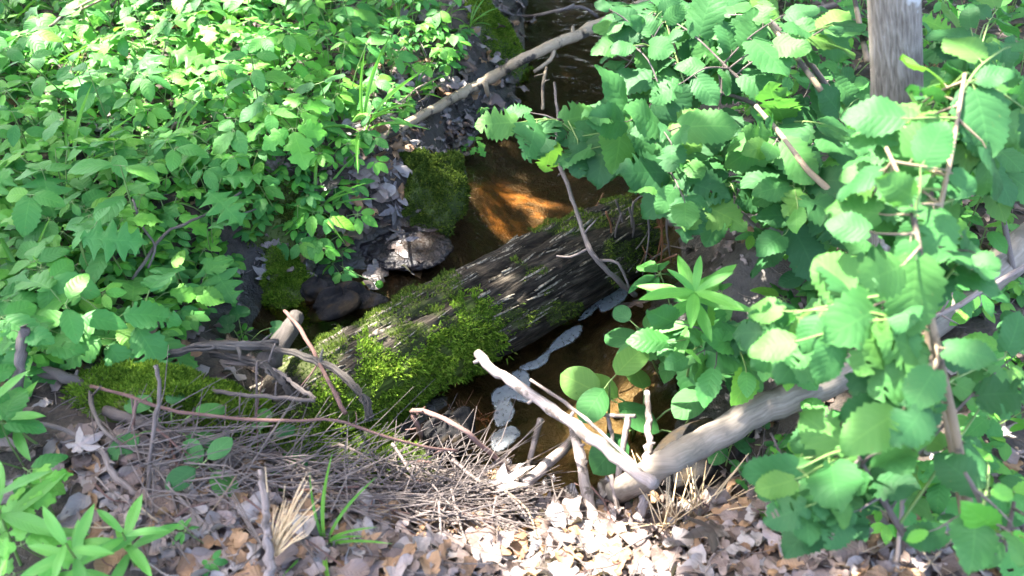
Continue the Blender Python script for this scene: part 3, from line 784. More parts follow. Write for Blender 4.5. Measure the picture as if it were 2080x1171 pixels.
# ================================================================== FOAM
FOAM = [('thin crumbly streak of grey foam beside the dead leaf clump', [(1175, 650), (1187, 634), (1215, 612), (1232, 596), (1243, 583), (1276, 588), (1268, 608), (1240, 628), (1222, 634), (1216, 622), (1226, 608), (1214, 622), (1198, 642), (1180, 652)]),
        ('long pale foam streak beside the shaded side of the log', [(1054, 746), (1085, 733), (1108, 716), (1128, 692), (1150, 672), (1178, 662), (1180, 674), (1164, 694), (1140, 706), (1118, 718), (1108, 738), (1085, 750), (1062, 752)]),
        ('broad branching foam sheet crossed by the cut pale stick', [(1050, 752), (1072, 760), (1078, 790), (1088, 812), (1070, 819), (1048, 812), (1036, 812), (1044, 836), (1036, 856), (1012, 868), (1003, 850), (1005, 830), (998, 806), (1012, 790), (1036, 778), (1040, 762)]),
        ('rounded foam patch where the pool meets the twig pile', [(1000, 882), (1022, 872), (1042, 866), (1056, 882), (1044, 896), (1028, 908), (1008, 916), (998, 904)])]
for lb, pp in FOAM:
    pts = [at_z(a, b, WZ + .003) for a, b in pp]
    c = sum(pts, Vector()) / len(pts)
    q, _ = spline([p - c for p in pts] + [pts[0] - c], .0, 5); q = [(v.x, v.y) for v in q[:-1]]
    xs_, ys_ = [v[0] for v in q], [v[1] for v in q]
    fx, fy = np.meshgrid(np.arange(min(xs_) - .01, max(xs_) + .01, .004), np.arange(min(ys_) - .01, max(ys_) + .01, .004))
    sd_ = sdist(fx, fy, q) + .003 * (fbm((fx + c.x) * 60, (fy + c.y) * 60, 80, 3) - .5) * 2
    th_ = smooth(.005, -.004, sd_)
    fz = .0035 * th_ + .0012 * (fbm(fx * 150, fy * 150, 81, 2) - .5)
    me = grid_mesh('foam_patch', fx, fy, fz, M['foam'], sd_ < .006)
    vv = np.array([v.co[:] for v in me.vertices]); tv = smooth(.006, -.003, sdist(vv[:, 0], vv[:, 1], q) + .003 * (fbm((vv[:, 0] + c.x) * 60, (vv[:, 1] + c.y) * 60, 80, 3) - .5) * 2)
    me.attributes.new('thick', 'FLOAT', 'POINT').data.foreach_set('value', tv.astype(np.float32))
    o = ob('foam_patch', me); o.location = c; tag(o, lb, 'foam', 'foam drifting on the pool')

# ================================================================== LABELS MADE FROM LANDMARKS
MARKS = [('rotting log', 850, 720), ('mossy boulder', 868, 390), ('long tan branch', 1000, 150), ('sunlit patch', 280, 60), ('wet leaf mat', 790, 480), ('fallen grey trunk', 1500, 850), ('cut pale stick', 1130, 840),
         ('arching grey roots', 480, 740), ('upright tree trunk', 1815, 80), ('brown pine twig', 545, 1060), ('foam', 1050, 790), ('ferny bank top', 40, 30), ('ferny bank edge', 30, 420), ('grey stub stick', 45, 770),
         ('lance-leaved plants', 100, 1090), ('ragged broad-leaved plant', 280, 620), ('ferny bank middle', 330, 300), ('bank crest', 560, 60), ('litter slope', 800, 170), ('moss mound', 385, 790), ('lilylike whorl plant', 1430, 520), ('twin shrub stems', 1920, 850), ('bramble corner', 1500, 1050),
         ('heap of sunlit leaves', 1110, 1060), ('dead grass spray', 1340, 1060), ('shrub shade', 1600, 450), ('lower corner litter', 2000, 1120), ('torn grey leaf', 1010, 985), ('twig pile', 760, 980), ('small moss mound', 575, 530), ('ferny ledge', 640, 380), ('curved grey stick', 230, 950)]
ORD = ['highest', 'second highest', 'third highest', 'fourth highest', 'fifth highest', 'sixth highest', 'seventh highest', 'eighth highest', 'ninth highest', 'tenth highest', 'eleventh highest', 'twelfth highest']
LABELQ = []
def auto(o, phrase, cat, group, p):
    tag(o, None, cat, group)
    x, y, w = proj(p)
    nm, mx_, my_ = min(MARKS, key=lambda k: (k[1] - x) ** 2 + (k[2] - y) ** 2)
    dx, dy = x - mx_, y - my_
    rel = 'at' if math.hypot(dx, dy) < 45 else ('just above' if dy < -abs(dx) * .8 else 'just below' if dy > abs(dx) * .8 else 'beside')
    LABELQ.append((o, phrase + ' ' + rel + ' the ' + nm, y))
def flush_labels():
    by = {}
    for o, t, y in LABELQ: by.setdefault(t, []).append((y, o))
    for t, v in by.items():
        v.sort(key=lambda k: k[0])
        for i, (y, o) in enumerate(v):
            if len(v) == 1: o['label'] = t
            elif i == len(v) - 1: o['label'] = t + ', lowest of ' + str(len(v))
            else: o['label'] = t + ', ' + ORD[min(i, 11)] + ' of ' + str(len(v))

# ================================================================== BRANCHES, STICKS, TWIGS
def P3(t):
    return at_z(t[0], t[1], t[2]) if len(t) > 3 else at_h(t[0], t[1], t[2])
def stick(name, pts, r0, r1, mat, label, cat, group=None, seg=8, bump=.10, sub=4, knots=0, sides=(), cutend=False):
    W = [P3(t) for t in pts]
    rs = [(r0 + (r1 - r0) * i / (len(W) - 1)) * .84 * proj(p)[2] / FPX for i, p in enumerate(W)]
    c = W[len(W) // 2]
    Q, q = spline(W, rs, sub)
    for i in range(1, len(Q) - 1): q[i] *= rnd.uniform(.88, 1.12) if q[i] < .02 else rnd.uniform(.985, 1.015); Q[i] = Q[i] + Vector((rnd.gauss(0, 1), rnd.gauss(0, 1), rnd.gauss(0, 1))) * min(q[i] * .2, .0022)
    for _ in range(knots):
        i = rnd.randrange(2, len(Q) - 2); q[i] *= 1.13
    root = empty(name, c); tag(root, label, cat, group)
    mb = MB()
    if name == 'root':
        p0 = rnd.random() * 6
        for k in range(5):
            S_ = []
            for i, p in enumerate(Q):
                t = (Q[min(i + 1, len(Q) - 1)] - Q[max(i - 1, 0)]).normalized(); a1 = t.orthogonal().normalized(); b1 = t.cross(a1)
                an = p0 + k * 1.257 + i * .10 + rnd.gauss(0, .1); rr_ = q[i] * rnd.uniform(.5, .8) * (1 + .6 * (i in (0, len(Q) - 1)))
                S_.append(p - c + (a1 * math.cos(an) + b1 * math.sin(an)) * rr_)
            mb.tube(S_, [v * rnd.uniform(.34, .52) for v in q], 6, .15)
    else: mb.tube([p - c for p in Q], q, seg, bump)
    mb.obj('shaft', M[mat], root)
    if name in ('twig', 'thin_twig', 'cane', 'root', 'bramble_cane', 'vine', 'bent_stick', 'dead_twig', 'straight_cane') and group not in NOSIDE:
        for _ in range(rnd.choice((2, 3, 4))):
            i = rnd.randrange(1, len(Q) - 1); t = (Q[i + 1] - Q[i]).normalized()
            d = (t * rnd.uniform(-.2, 1) + t.orthogonal() * rnd.uniform(-1, 1) + Vector((rnd.gauss(0, .6), rnd.gauss(0, .6), abs(rnd.gauss(.2, .4))))).normalized(); ll = rnd.uniform(.012, .07)
            k = MB(); k.tube([Q[i] - c, Q[i] - c + d * ll * .5 + Vector((0, 0, .003)), Q[i] - c + d * ll + Vector((rnd.gauss(0, .006), rnd.gauss(0, .006), 0))], [q[i] * .5, q[i] * .42, q[i] * .25], 5, .1); k.obj('side_twig', M[mat], root)
    for spts, a, b in sides:
        S = [P3(t) for t in spts]; rr = [(a + (b - a) * i / (len(S) - 1)) * proj(p)[2] / FPX for i, p in enumerate(S)]
        k = MB(); k.tube([p - c for p in S], rr, 6, .1, True, 3); k.obj('side_twig', M[mat], root)
    for _ in range(knots):
        i = rnd.randrange(2, len(Q) - 2)
        t = (Q[i + 1] - Q[i]).normalized(); d = (t.orthogonal() + Vector((rnd.gauss(0, .5), rnd.gauss(0, .5), .6))).normalized()
        k = MB(); k.tube([Q[i] - c, Q[i] - c + d * q[i] * 1.9], [q[i] * .45, q[i] * .28], 6, .1); k.obj('knot', M[mat], root)
    return root
Zf = 'z'
NOSIDE = ('twigs tangled below the moss mound', 'twigs heaped by the pool', 'twigs scattered on the near litter', 'twigs scattered on the far litter', 'twigs tangled at the log end')
stick('fallen_branch', [(735, 305, .03), (800, 268, .06), (890, 216, .10), (985, 165, .14), (1080, 112, .02, Zf), (1180, 68, .04, Zf), (1290, 18, .06, Zf), (1400, -40, .08, Zf)], 9.5, 16, 'tan',
      'long tan branch with flaking dark bark leaning over the brook', 'branch', None, 12, .07, 6, 7,
      [([(1125, 100, .02, Zf), (1118, 122, .0, Zf), (1085, 146, -.05, Zf)], 5, 4), ([(985, 168, .02, Zf), (992, 196, -.05, Zf)], 6, 4)])
stick('fallen_log', [(1200, 1035, -.12), (1330, 955, -.03, Zf), (1420, 902, .0, Zf), (1560, 830, .03, Zf), (1690, 772, .05, Zf), (1850, 680, .08, Zf), (2010, 560, .10, Zf), (2170, 430, .12, Zf)], 30, 46, 'grey',
      'smooth fallen grey trunk lying from the bank into the shrubs', 'trunk', None, 20, .02, 6, 2)
stick('cut_stick', [(970, 717, .02, Zf), (1010, 756, .02, Zf), (1086, 806, .02, Zf), (1170, 868, .02, Zf), (1245, 925, .03, Zf), (1330, 985, .05, Zf)], 11, 16, 'pale', 'cut pale stick with a clean sawn end over the foam', 'stick', None, 10, .05, 5, 3)
stick('stick', [(1078, 772, -.02, Zf), (1130, 806, .0, Zf), (1190, 852, .02, Zf), (1250, 905, .03, Zf), (1305, 960, .03, Zf)], 4, 5, 'pale', 'thin pale stick lying just above the cut pale stick', 'stick')
stick('stake', [(1215, 1075, 0), (1200, 1030, .03), (1178, 930, .12), (1160, 852, .20)], 17, 11, 'pale', 'split wooden stake standing in the litter by the pool', 'stake', None, 8, .16, 4, 2)
stick('short_log', [(1062, 985, -.18, Zf), (1110, 945, -.22, Zf), (1165, 892, -.30, Zf)], 15, 13, 'pale', 'short bleached stick dipping into the pool by the stake', 'stick', None, 10, .08)
stick('stub_stick', [(1068, 985, .0), (1080, 925, .09), (1098, 852, .18)], 6, 8, 'pale', 'slim upright peg standing left of the stake'.replace('left of', 'between the foam and'), 'stick')
stick('stub_stick', [(1254, 1005, .02), (1264, 920, .12), (1276, 845, .20)], 8, 8, 'pale', 'upright forked peg with a crossbar under green leaves', 'stick', None, 8, .1, 4, 0, [([(1216, 842, .20), (1250, 845, .20), (1290, 846, .20)], 4, 5)])
stick('stub_stick', [(1245, 900, .12), (1240, 870, .16), (1234, 842, .20)], 6, 5, 'pale', 'short peg hanging below the small crossbar', 'stick')
stick('rough_spike', [(1292, 1090, .0), (1308, 1000, .10), (1318, 900, .20), (1315, 795, .30)], 11, 7, 'pale', 'tall rough spike standing before the fallen grey trunk', 'stick', None, 10, .28, 10, 8)
stick('stub_stick', [(1262, 1060, .0), (1250, 1010, .05), (1240, 965, .10)], 7, 6, 'pale', 'low slanting peg at the foot of the rough spike', 'stick')
stick('pine_twig', [(548, 1200, .02), (546, 1120, .08), (540, 1040, .14), (530, 955, .20)], 13, 8, 'pale', 'stout brown pine twig with a tuft of dry needles', 'twig', None, 9, .22, 8, 5)
# brambles and roots on the near left
stick('bramble_cane', [(868, 935, .0), (860, 900, .06), (848, 862, .14), (838, 836, .18), (878, 842, .20), (940, 872, .20), (990, 915, .13), (1040, 965, .05)], 6, 6, 'twigr', 'arching reddish bramble cane bent sharply above the black stone', 'cane', None, 8, .1, 5, 3)
stick('root', [(228, 745, .02), (300, 728, .05), (400, 708, .05, Zf), (480, 703, .06, Zf), (565, 701, .05, Zf)], 9, 11, 'twigg', 'grey fibrous root curving along the bank foot', 'root', 'grey roots arching at the bank foot', 10, .16, 6, 0)
stick('root', [(330, 725, .03), (430, 700, .02, Zf), (520, 703, .05, Zf), (610, 722, .09, Zf), (690, 758, .09, Zf), (735, 805, .06, Zf), (752, 850, .03, Zf)], 7, 10, 'twigg', 'longest grey root draping over the end of the log', 'root', 'grey roots arching at the bank foot', 10, .18, 6, 0)
stick('root', [(430, 716, .0, Zf), (520, 738, .05, Zf), (570, 770, .06, Zf), (592, 806, .02, Zf)], 10, 8, 'twigg', 'short thick root bending down beside the log end', 'root', 'grey roots arching at the bank foot', 10, .18, 6, 0)
stick('root', [(460, 735, .0, Zf), (545, 746, .05, Zf), (605, 786, .06, Zf), (640, 812, .04, Zf)], 7, 5, 'twigd', 'dark thin root tucked under the grey roots', 'root', 'grey roots arching at the bank foot', 8, .18, 6, 0)
stick('root_stump', [(540, 745, .0, Zf), (575, 690, .01, Zf), (603, 640, .0, Zf)], 30, 17, 'twigg', 'weathered root stub leaning into the dark hollow', 'root', None, 12, .16, 5, 0)
stick('root', [(150, 790, .02), (215, 770, .04), (290, 742, .05), (330, 728, .04)], 5, 7, 'twigg', 'thin grey root running up to the arching roots', 'root', 'grey roots arching at the bank foot', 8, .14, 5, 0)
stick('twig', [(300, 770, .05), (380, 782, .07), (470, 800, .04, Zf), (560, 808, .06, Zf), (640, 815, .06, Zf)], 6, 5, 'twigd', 'dark smooth twig crossing above the bright moss mound', 'twig', None, 8, .08, 5, 2)
stick('cane', [(185, 785, .08), (260, 805, .10), (340, 832, .11), (450, 848, .10, Zf), (580, 855, .11, Zf), (680, 853, .11, Zf), (760, 880, .08, Zf), (850, 905, .03, Zf), (930, 917, -.02, Zf)], 4.5, 3.5, 'twigr', 'very long reddish cane sagging across the moss', 'cane', None, 8, .07, 4, 4)
stick('straight_cane', [(578, 632, .02, Zf), (610, 670, .06, Zf), (660, 760, .10, Zf), (702, 840, .09, Zf)], 4, 6, 'twigr', 'straight rusty cane slanting across the log end', 'cane', None, 8, .06, 4, 2)
stick('thin_twig', [(302, 1000, .03), (303, 940, .08), (315, 860, .15), (324, 790, .22), (315, 742, .26)], 5, 5, 'twig', 'slim upright twig standing before the moss mound', 'twig', None, 7, .12, 4, 2)
stick('thin_twig', [(262, 930, .02), (270, 870, .07), (276, 812, .12)], 4, 4, 'twigr', 'short red twig beside the slim upright twig', 'twig', None, 7, .12, 4, 1)
stick('thin_twig', [(519, 860, .08), (521, 800, .14), (522, 735, .20)], 3.5, 3, 'twig', 'thin grey twig upright before the arching roots', 'twig', None, 7, .1, 4, 0)
stick('bent_stick', [(155, 893, .03), (190, 902, .04), (215, 930, .05), (232, 968, .04), (280, 1005, .02)], 7, 9, 'twig', 'curved grey stick bent like a hook in the litter', 'stick', None, 8, .1, 5, 2)
stick('thick_stick', [(215, 835, .03), (285, 858, .04), (345, 890, .04), (405, 928, .02)], 14, 15, 'twigd', 'thick dark stick half buried under the moss mound', 'stick', None, 10, .08, 5, 1)
stick('grey_stub', [(28, 880, .0), (36, 800, .08), (42, 720, .16), (48, 662, .22)], 16, 11, 'twig', 'grey stub stick standing at the picture edge', 'stick', None, 10, .1, 5, 2)
stick('dark_branch', [(-40, 715, .03), (40, 738, .04), (120, 762, .04), (190, 792, .02)], 17, 12, 'twigd', 'dark branch lying behind the grey stub stick', 'branch', None, 10, .1, 5, 2)
stick('thin_twig', [(30, 862, .04), (90, 862, .06), (150, 882, .05), (180, 900, .04)], 5, 6, 'pale', 'bleached thin twig under the lance leaves', 'twig')
stick('thin_twig', [(185, 800, .05), (195, 850, .06), (250, 905, .06), (350, 930, .04)], 5, 4, 'twigd', 'dark crooked twig wandering down to the curved stick', 'twig')
stick('vine', [(270, 405, .20), (285, 455, .20), (315, 500, .18), (300, 545, .12)], 3, 3, 'twigd', 'dark thin vine hanging among the bank leaves', 'vine')
stick('vine', [(270, 568, .08), (330, 480, .18), (375, 455, .2), (440, 425, .22), (490, 390, .25)], 4, 3, 'twigd', 'dark bare twig arching over the middle bank leaves', 'vine', None, 7, .1, 5, 0, [([(430, 432, .22), (480, 437, .22), (520, 425, .22)], 3, 1.5)])
stick('thin_twig', [(30, 595, .05), (110, 570, .06), (180, 545, .06)], 5, 5, 'tan', 'tan stick showing through the leaves of the lower bank', 'twig')
stick('thin_twig', [(100, 55, .15), (150, 20, .22), (200, -5, .28)], 3.5, 3, 'tan', 'pale arching twig over the sunlit patch', 'twig', None, 7, .1, 4, 0, [([(125, 35, .17), (170, 18, .2), (215, -5, .26)], 2.5, 2)])
# stems over the brook
stick('dead_twig', [(1126, 168, .30, Zf), (1133, 240, .26, Zf), (1131, 318, .20, Zf), (1152, 372, .15, Zf), (1178, 450, .08, Zf), (1200, 510, .04, Zf), (1245, 562, -.06, Zf), (1290, 600, -.2, Zf)], 3, 7.5, 'twig', 'slender dead stem rising from the log over the orange sand', 'stem', None, 8, .12, 5, 4,
      [([(1131, 330, .19, Zf), (1113, 312, .22, Zf), (1110, 285, .26, Zf)], 3, 2), ([(1195, 505, .04, Zf), (1160, 522, .02, Zf), (1130, 520, .02, Zf)], 3, 1.5), ([(1215, 530, .0, Zf), (1255, 535, .0, Zf), (1280, 590, -.1, Zf)], 4, 2)])
stick('thin_twig', [(1102, 222, .10, Zf), (1104, 170, .13, Zf), (1110, 138, .15, Zf)], 4, 3.5, 'tan', 'short pale twig dangling from the long tan branch', 'twig')
stick('thin_twig', [(1010, 20, .05), (1060, 34, .06), (1130, 24, .08, Zf), (1165, 10, .10, Zf)], 4, 4, 'twig', 'grey twig crossing the brook above the tan branch', 'twig', None, 7, .1, 4, 0, [([(1130, 24, .08, Zf), (1180, 14, .08, Zf), (1215, 36, .02, Zf)], 4, 3)])
stick('thin_twig', [(1430, 90, .0), (1510, 55, .05), (1640, 25, .08), (1770, -10, .1)], 6, 6, 'twig', 'grey branch crossing behind the shrub to the upright trunk', 'branch', None, 8, .1, 4, 2)
stick('thin_twig', [(1465, 152, .04), (1500, 140, .05), (1530, 126, .05)], 9, 7, 'pale', 'pale broken stick lit between shrub leaves', 'twig')
stick('thin_twig', [(1380, 130, -.1, Zf), (1290, 155, -.14, Zf), (1250, 170, -.16, Zf)], 5, 4, 'twigd', 'dark wet stick at the far bank under the shrub', 'twig')
stick('thin_twig', [(1845, 672, .16), (1930, 628, .18), (2010, 584, .2), (2100, 530, .24)], 7, 6, 'pale', 'slim pale pole lying on the fallen grey trunk', 'pole', None, 8, .06)
for k in range(9):
    x_ = 1235 + k * 15 + rnd.uniform(-8, 8); y_ = 410 + rnd.uniform(-15, 30)
    stick('hanging_root', [(x_, y_, .02, Zf), (x_ + rnd.uniform(-14, 14), y_ + 45, -.08, Zf), (x_ + rnd.uniform(-30, 25), y_ + rnd.uniform(85, 130), -.22, Zf)], 3.2, 1.6, rnd.choice(['twigd', 'twig', 'rneedle']), ['first', 'second', 'third', 'fourth', 'fifth', 'sixth', 'seventh', 'eighth', 'ninth'][k] + ' thin hanging root from the log end in the dark hollow', 'root', 'thin roots in the dark hollow', 6, .12, 4)
# pool edge right
stick('thin_twig', [(1515, 905, .1), (1520, 955, .05), (1518, 1015, .0)], 4, 4, 'twig', 'upright reddish twig at the foot of the fallen trunk', 'twig')
stick('thin_twig', [(1565, 880, .12), (1600, 950, .06), (1632, 1020, .0)], 3.5, 3.5, 'twig', 'slanting thin twig among the low shrub leaves', 'twig')
stick('thin_twig', [(1818, 1170, .0), (1830, 1050, .08), (1840, 930, .18), (1822, 858, .26)], 6, 5, 'twig', 'grey upright sapling stem by the low shrub', 'twig', None, 8, .1, 4, 0, [([(1838, 1000, .12), (1855, 970, .15), (1850, 920, .2)], 4, 3)])
stick('thin_twig', [(1870, 1165, .02), (1940, 1090, .04), (2000, 1030, .05)], 4, 3, 'tan', 'pale thin stick slanting over the corner litter', 'twig')

# random twigs of the pile
def rnd_in(P, zfun=None):
    xs = [p[0] for p in P]; ys = [p[1] for p in P]
    while True:
        x, y = rnd.uniform(min(xs), max(xs)), rnd.uniform(min(ys), max(ys))
        if inp(x, y, P): return x, y
PILE = [(560, 930), (700, 915), (840, 935), (960, 950), (1010, 1000), (960, 1060), (760, 1060), (600, 1030), (540, 980)]
NEAR = [(300, 960), (560, 940), (1000, 1010), (1400, 1010), (1560, 1060), (2050, 1100), (2080, 1171), (100, 1171), (120, 1000)]
LEFTB = [(700, 30), (800, 20), (900, 90), (880, 200), (760, 260), (700, 200)]
ROOTM = [(1190, 400), (1330, 400), (1345, 560), (1260, 560), (1200, 470)]
LOWL = [(180, 860), (560, 880), (600, 1000), (300, 1020)]
GEN = [(LOWL, 40, (50, 260), (1.5, 3.4), ['twig', 'twigd', 'twig', 'twigr'], (.02, .12), 'lower tangle', 'twigs tangled below the moss mound', 3), (PILE, 108, (60, 330), (1.8, 5.4), ['twig', 'twig', 'twigr', 'twigd', 'twig', 'pale'], (.02, .16), 'twig pile', 'twigs heaped by the pool', .35),
       (NEAR, 72, (50, 280), (1.3, 3.4), ['twig', 'tan', 'twigd', 'pale', 'twigr'], (.02, .07), 'litter', 'twigs scattered on the near litter', 3),
       (LEFTB, 18, (40, 150), (1.3, 2.6), ['twig', 'tan', 'twigd'], (.02, .06), 'slope', 'twigs scattered on the far litter', 3),
       (ROOTM, 36, (40, 150), (1.5, 3.2), ['rneedle', 'twigd', 'twig', 'rneedle'], (.10, .25), 'root mat', 'twigs tangled at the log end', 3)]
CN = {'twig': 'grey-brown', 'twigr': 'reddish', 'twigd': 'dark', 'pale': 'bleached', 'tan': 'tan', 'rneedle': 'rusty'}
for poly, cnt_, ln, rr, mats, hh, nm, grp, angs in GEN:
    for k in range(cnt_):
        x, y = rnd_in(poly); l = rnd.uniform(*ln) * rnd.uniform(.6, 1); a = rnd.gauss(.25, angs) if angs < 1 else rnd.uniform(0, 3.14)
        dx, dy = math.cos(a) * l / 2, math.sin(a) * l / 2
        h0, h1 = rnd.uniform(*hh), rnd.uniform(*hh)
        pts = []
        zc_ = at_h(x, y, 0).z
        for t in (-1, -.35, .3, 1):
            px_, py_ = x + dx * t + rnd.gauss(0, l * .03), y + dy * t + rnd.gauss(0, l * .03)
            hz = (h0 + (h1 - h0) * (t + 1) / 2)
            p0 = at_h(px_, py_, 0)
            pts.append((px_, py_, max(p0.z + .004, zc_ + hz), Zf))
        mt = rnd.choice(mats); w = rnd.uniform(*rr)
        o = stick('twig', pts, w, w * .6, mt, None, 'twig', grp, 5, .1, 3, 0)
        if rnd.random() < .5 and l > 90:
            A, B = P3(pts[1]), P3(pts[2]); mb = MB(); d = (B - A); e = A + d * .8 + Vector((rnd.gauss(0, .3), rnd.gauss(0, .3), abs(rnd.gauss(.2, .25)))) * d.length
            mb.tube([A - o.location, (A + e) / 2 - o.location + Vector((0, 0, .004)), e - o.location], [w * .6 * proj(A)[2] / FPX, w * .4 * proj(A)[2] / FPX, .0008], 5, .1, True, 2); mb.obj('side_twig', M[mt], o)
        sz = 'long' if l > ln[0] + .55 * (ln[1] - ln[0]) else 'short' if l < ln[0] + .2 * (ln[1] - ln[0]) else 'middling'
        auto(o, f'{sz} {"thick " if w > sum(rr) / 2 else "thin "}{CN[mt]} twig', 'twig', grp, o.location)

def needles(name, base, dirs, n, l, mat, label, cat='needle tuft', spread=.35, r=.0011, along=None):
    root = empty(name, base); tag(root, label, cat)
    for k in range(n):
        d = (Vector(dirs) + Vector((rnd.gauss(0, spread), rnd.gauss(0, spread), rnd.gauss(0, spread)))).normalized()
        ll = l * rnd.uniform(.6, 1.1); o_ = Vector(along) * rnd.random() if along else Vector((rnd.gauss(0, .008), rnd.gauss(0, .008), 0))
        mb = MB(); mb.tube([o_, o_ + d * ll * .5 + Vector((0, 0, ll * .05)), o_ + d * ll], [r * 1.2, r * 1.2, r * .5], 4, 0, True, 2); mb.obj('needle', M[mat], root)
    return root
needles('pine_needle_tuft', at_h(556, 1120, .06), (.45, .25, .75), 34, .15, 'needle', 'straw-coloured pine needle tuft on the stout brown twig', spread=.22)
needles('dead_grass_tuft', at_h(1330, 1090, .01), (.3, .2, .5), 60, .20, 'needle', 'spray of straw-coloured dead grass below the rough spike', 'dead grass', .45, .0013, (.14, .05, .02))
needles('dead_grass_tuft', at_h(1500, 1010, .0), (.3, .3, .3), 46, .16, 'twig', 'grey dead grass tangle at the foot of the fallen trunk', 'dead grass', .6, .0009, (.1, .1, .0))
needles('dead_grass_tuft', at_h(540, 790, .0), (.2, -.3, .3), 34, .13, 'tan', 'wispy rootlets hanging beside the log end', 'rootlets', .6, .0008, (.08, .0, .0))
needles('dead_grass_tuft', at_h(925, 850, .02), (.2, -.2, .2), 40, .09, 'rneedle', 'fine rusty rootlets under the cut pale stick', 'rootlets', .8, .0007, (.1, .0, .0))

# ================================================================== DEAD LEAVES
def dleaf(p, s, mat, tilt, form=None, nrm=None):
    k = rnd.randrange(len(DG)) if form is None else form
    o = ob('dead_leaf', DRY[mat][k])
    nn_ = (nrm or gnormal(p.x, p.y)) + Vector((rnd.gauss(0, tilt), rnd.gauss(0, tilt), rnd.gauss(0, tilt * .5)))
    a = rnd.uniform(0, 6.283)
    o.matrix_world = mat4(p, frame(Vector((math.cos(a), math.sin(a), rnd.gauss(0, .15) * (mat != 'wet'))), nn_), s) @ Matrix.Diagonal((1, 1, .3 if mat == 'wet' else 1, 1))
    return o, k
NEARL = [(120, 900), (420, 900), (560, 1000), (800, 1040), (980, 960), (1130, 990), (1250, 1000), (1400, 1010), (1560, 1010), (1700, 1060), (1900, 1040), (2090, 1060), (2090, 1180), (330, 1180), (200, 1060)]
SLOPE = [(690, 20), (860, 0), (940, 110), (960, 240), (930, 330), (800, 320), (720, 280), (700, 170)]
LEDGE = [(440, 480), (560, 500), (560, 600), (460, 590)]
MIDL = [(270, 650), (540, 660), (560, 760), (280, 770)]
RIGHT = [(1540, 430), (1700, 430), (1720, 540), (1560, 520)]
RIGHT2 = [(1700, 860), (2080, 600), (2080, 1060), (1760, 1080)]
WETM = [(700, 410), (770, 380), (860, 440), (915, 480), (870, 530), (780, 550), (740, 520)]
GRP = {'dry': ('brown', 'dead brown leaves on the near litter'), 'dryg': ('grey', 'grey dead leaves'), 'dryo': ('rusty', 'rusty dead leaves'), 'wet': ('wet black', 'wet leaves plastered at the water edge')}
def form_word(k): return 'curled' if k < 6 else 'wavy-edged' if k < 9 else 'lobed'
def scatter(poly, cnt_, s, mats, hh, tilt, where):
    for _ in range(cnt_):
        x, y = rnd_in(poly); p = at_h(x, y, rnd.uniform(*hh))
        mt = rnd.choice(mats); sc = rnd.uniform(*s)
        o, k = dleaf(p, sc, mt, tilt)
        sz = 'large' if sc > s[0] + .7 * (s[1] - s[0]) else 'small' if sc < s[0] + .3 * (s[1] - s[0]) else 'middling'
        auto(o, f'{sz} {form_word(k)} {GRP[mt][0]} dead leaf', 'dead leaf', where, p)
scatter(NEARL, 118, (.05, .12), ['dry', 'dry', 'dry', 'dryg', 'dryo'], (.003, .035), .24, 'dead leaves on the near litter')
scatter(SLOPE, 34, (.05, .10), ['dry', 'dry', 'dryg', 'dryo'], (.004, .02), .30, 'dead leaves on the far slope')
MIDB = [(640, 340), (800, 290), (800, 400), (720, 420), (690, 500), (600, 570), (560, 500), (640, 440)]
scatter(MIDB, 42, (.06, .12), ['dry', 'dry', 'dry', 'dryg', 'dryo', 'wet'], (.004, .02), .25, 'dead leaves on the bare bank')
scatter(LEDGE, 8, (.06, .10), ['dry', 'dryg'], (.004, .03), .30, 'dead leaves on the mossy ledge')
scatter(MIDL, 14, (.05, .09), ['dry', 'dry', 'dryo'], (.004, .04), .35, 'dead leaves under the bank plants')
scatter(RIGHT, 10, (.06, .10), ['dry', 'dryg', 'wet'], (.01, .06), .4, 'dead leaves under the shrubs')
scatter(RIGHT2, 16, (.06, .11), ['dry', 'dry', 'dryg'], (.004, .03), .35, 'dead leaves under the shrubs')
scatter(WETM, 24, (.08, .14), ['wet', 'wet', 'wet', 'dryg'], (.01, .055), .14, 'wet leaves plastered at the water edge')
for (x, y, h, s, mt, f, lb) in [(1015, 985, .09, .16, 'dryg', 10, 'large torn grey leaf propped over the twig pile'), (540, 560, .05, .11, 'dryg', 9, 'pale torn lobed leaf on the mossy ledge'), (1130, 1040, .05, .13, 'dryg', 7, 'wide bleached leaf lying in the sun heap'),
                                (1295, 615, .05, .12, 'wet', 10, 'crumpled dark leaf clump at the foam streak'), (160, 905, .06, .11, 'dryg', 11, 'grey curled leaf hooked on the bent stick'), (480, 525, .03, .09, 'dry', 1, 'rounded pinkish leaf at the edge of the ledge'), (260, 940, .04, .10, 'dry', 2, 'flat tan leaf above the curved stick'),
                                (1450, 1075, .06, .13, 'wet', 12, 'dark crumpled leaf clump by the bramble corner'), (1110, 585, -.0, .04, 'dryg', 1, 'tiny pale leaf stuck on the shaded log'), (1000, 1075, .03, .14, 'dry', 3, 'broad brown leaf under the torn grey leaf')]:
    p = at_h(x, y, h)
    o, k = dleaf(p, s, mt, .35, f); tag(o, lb, 'dead leaf')
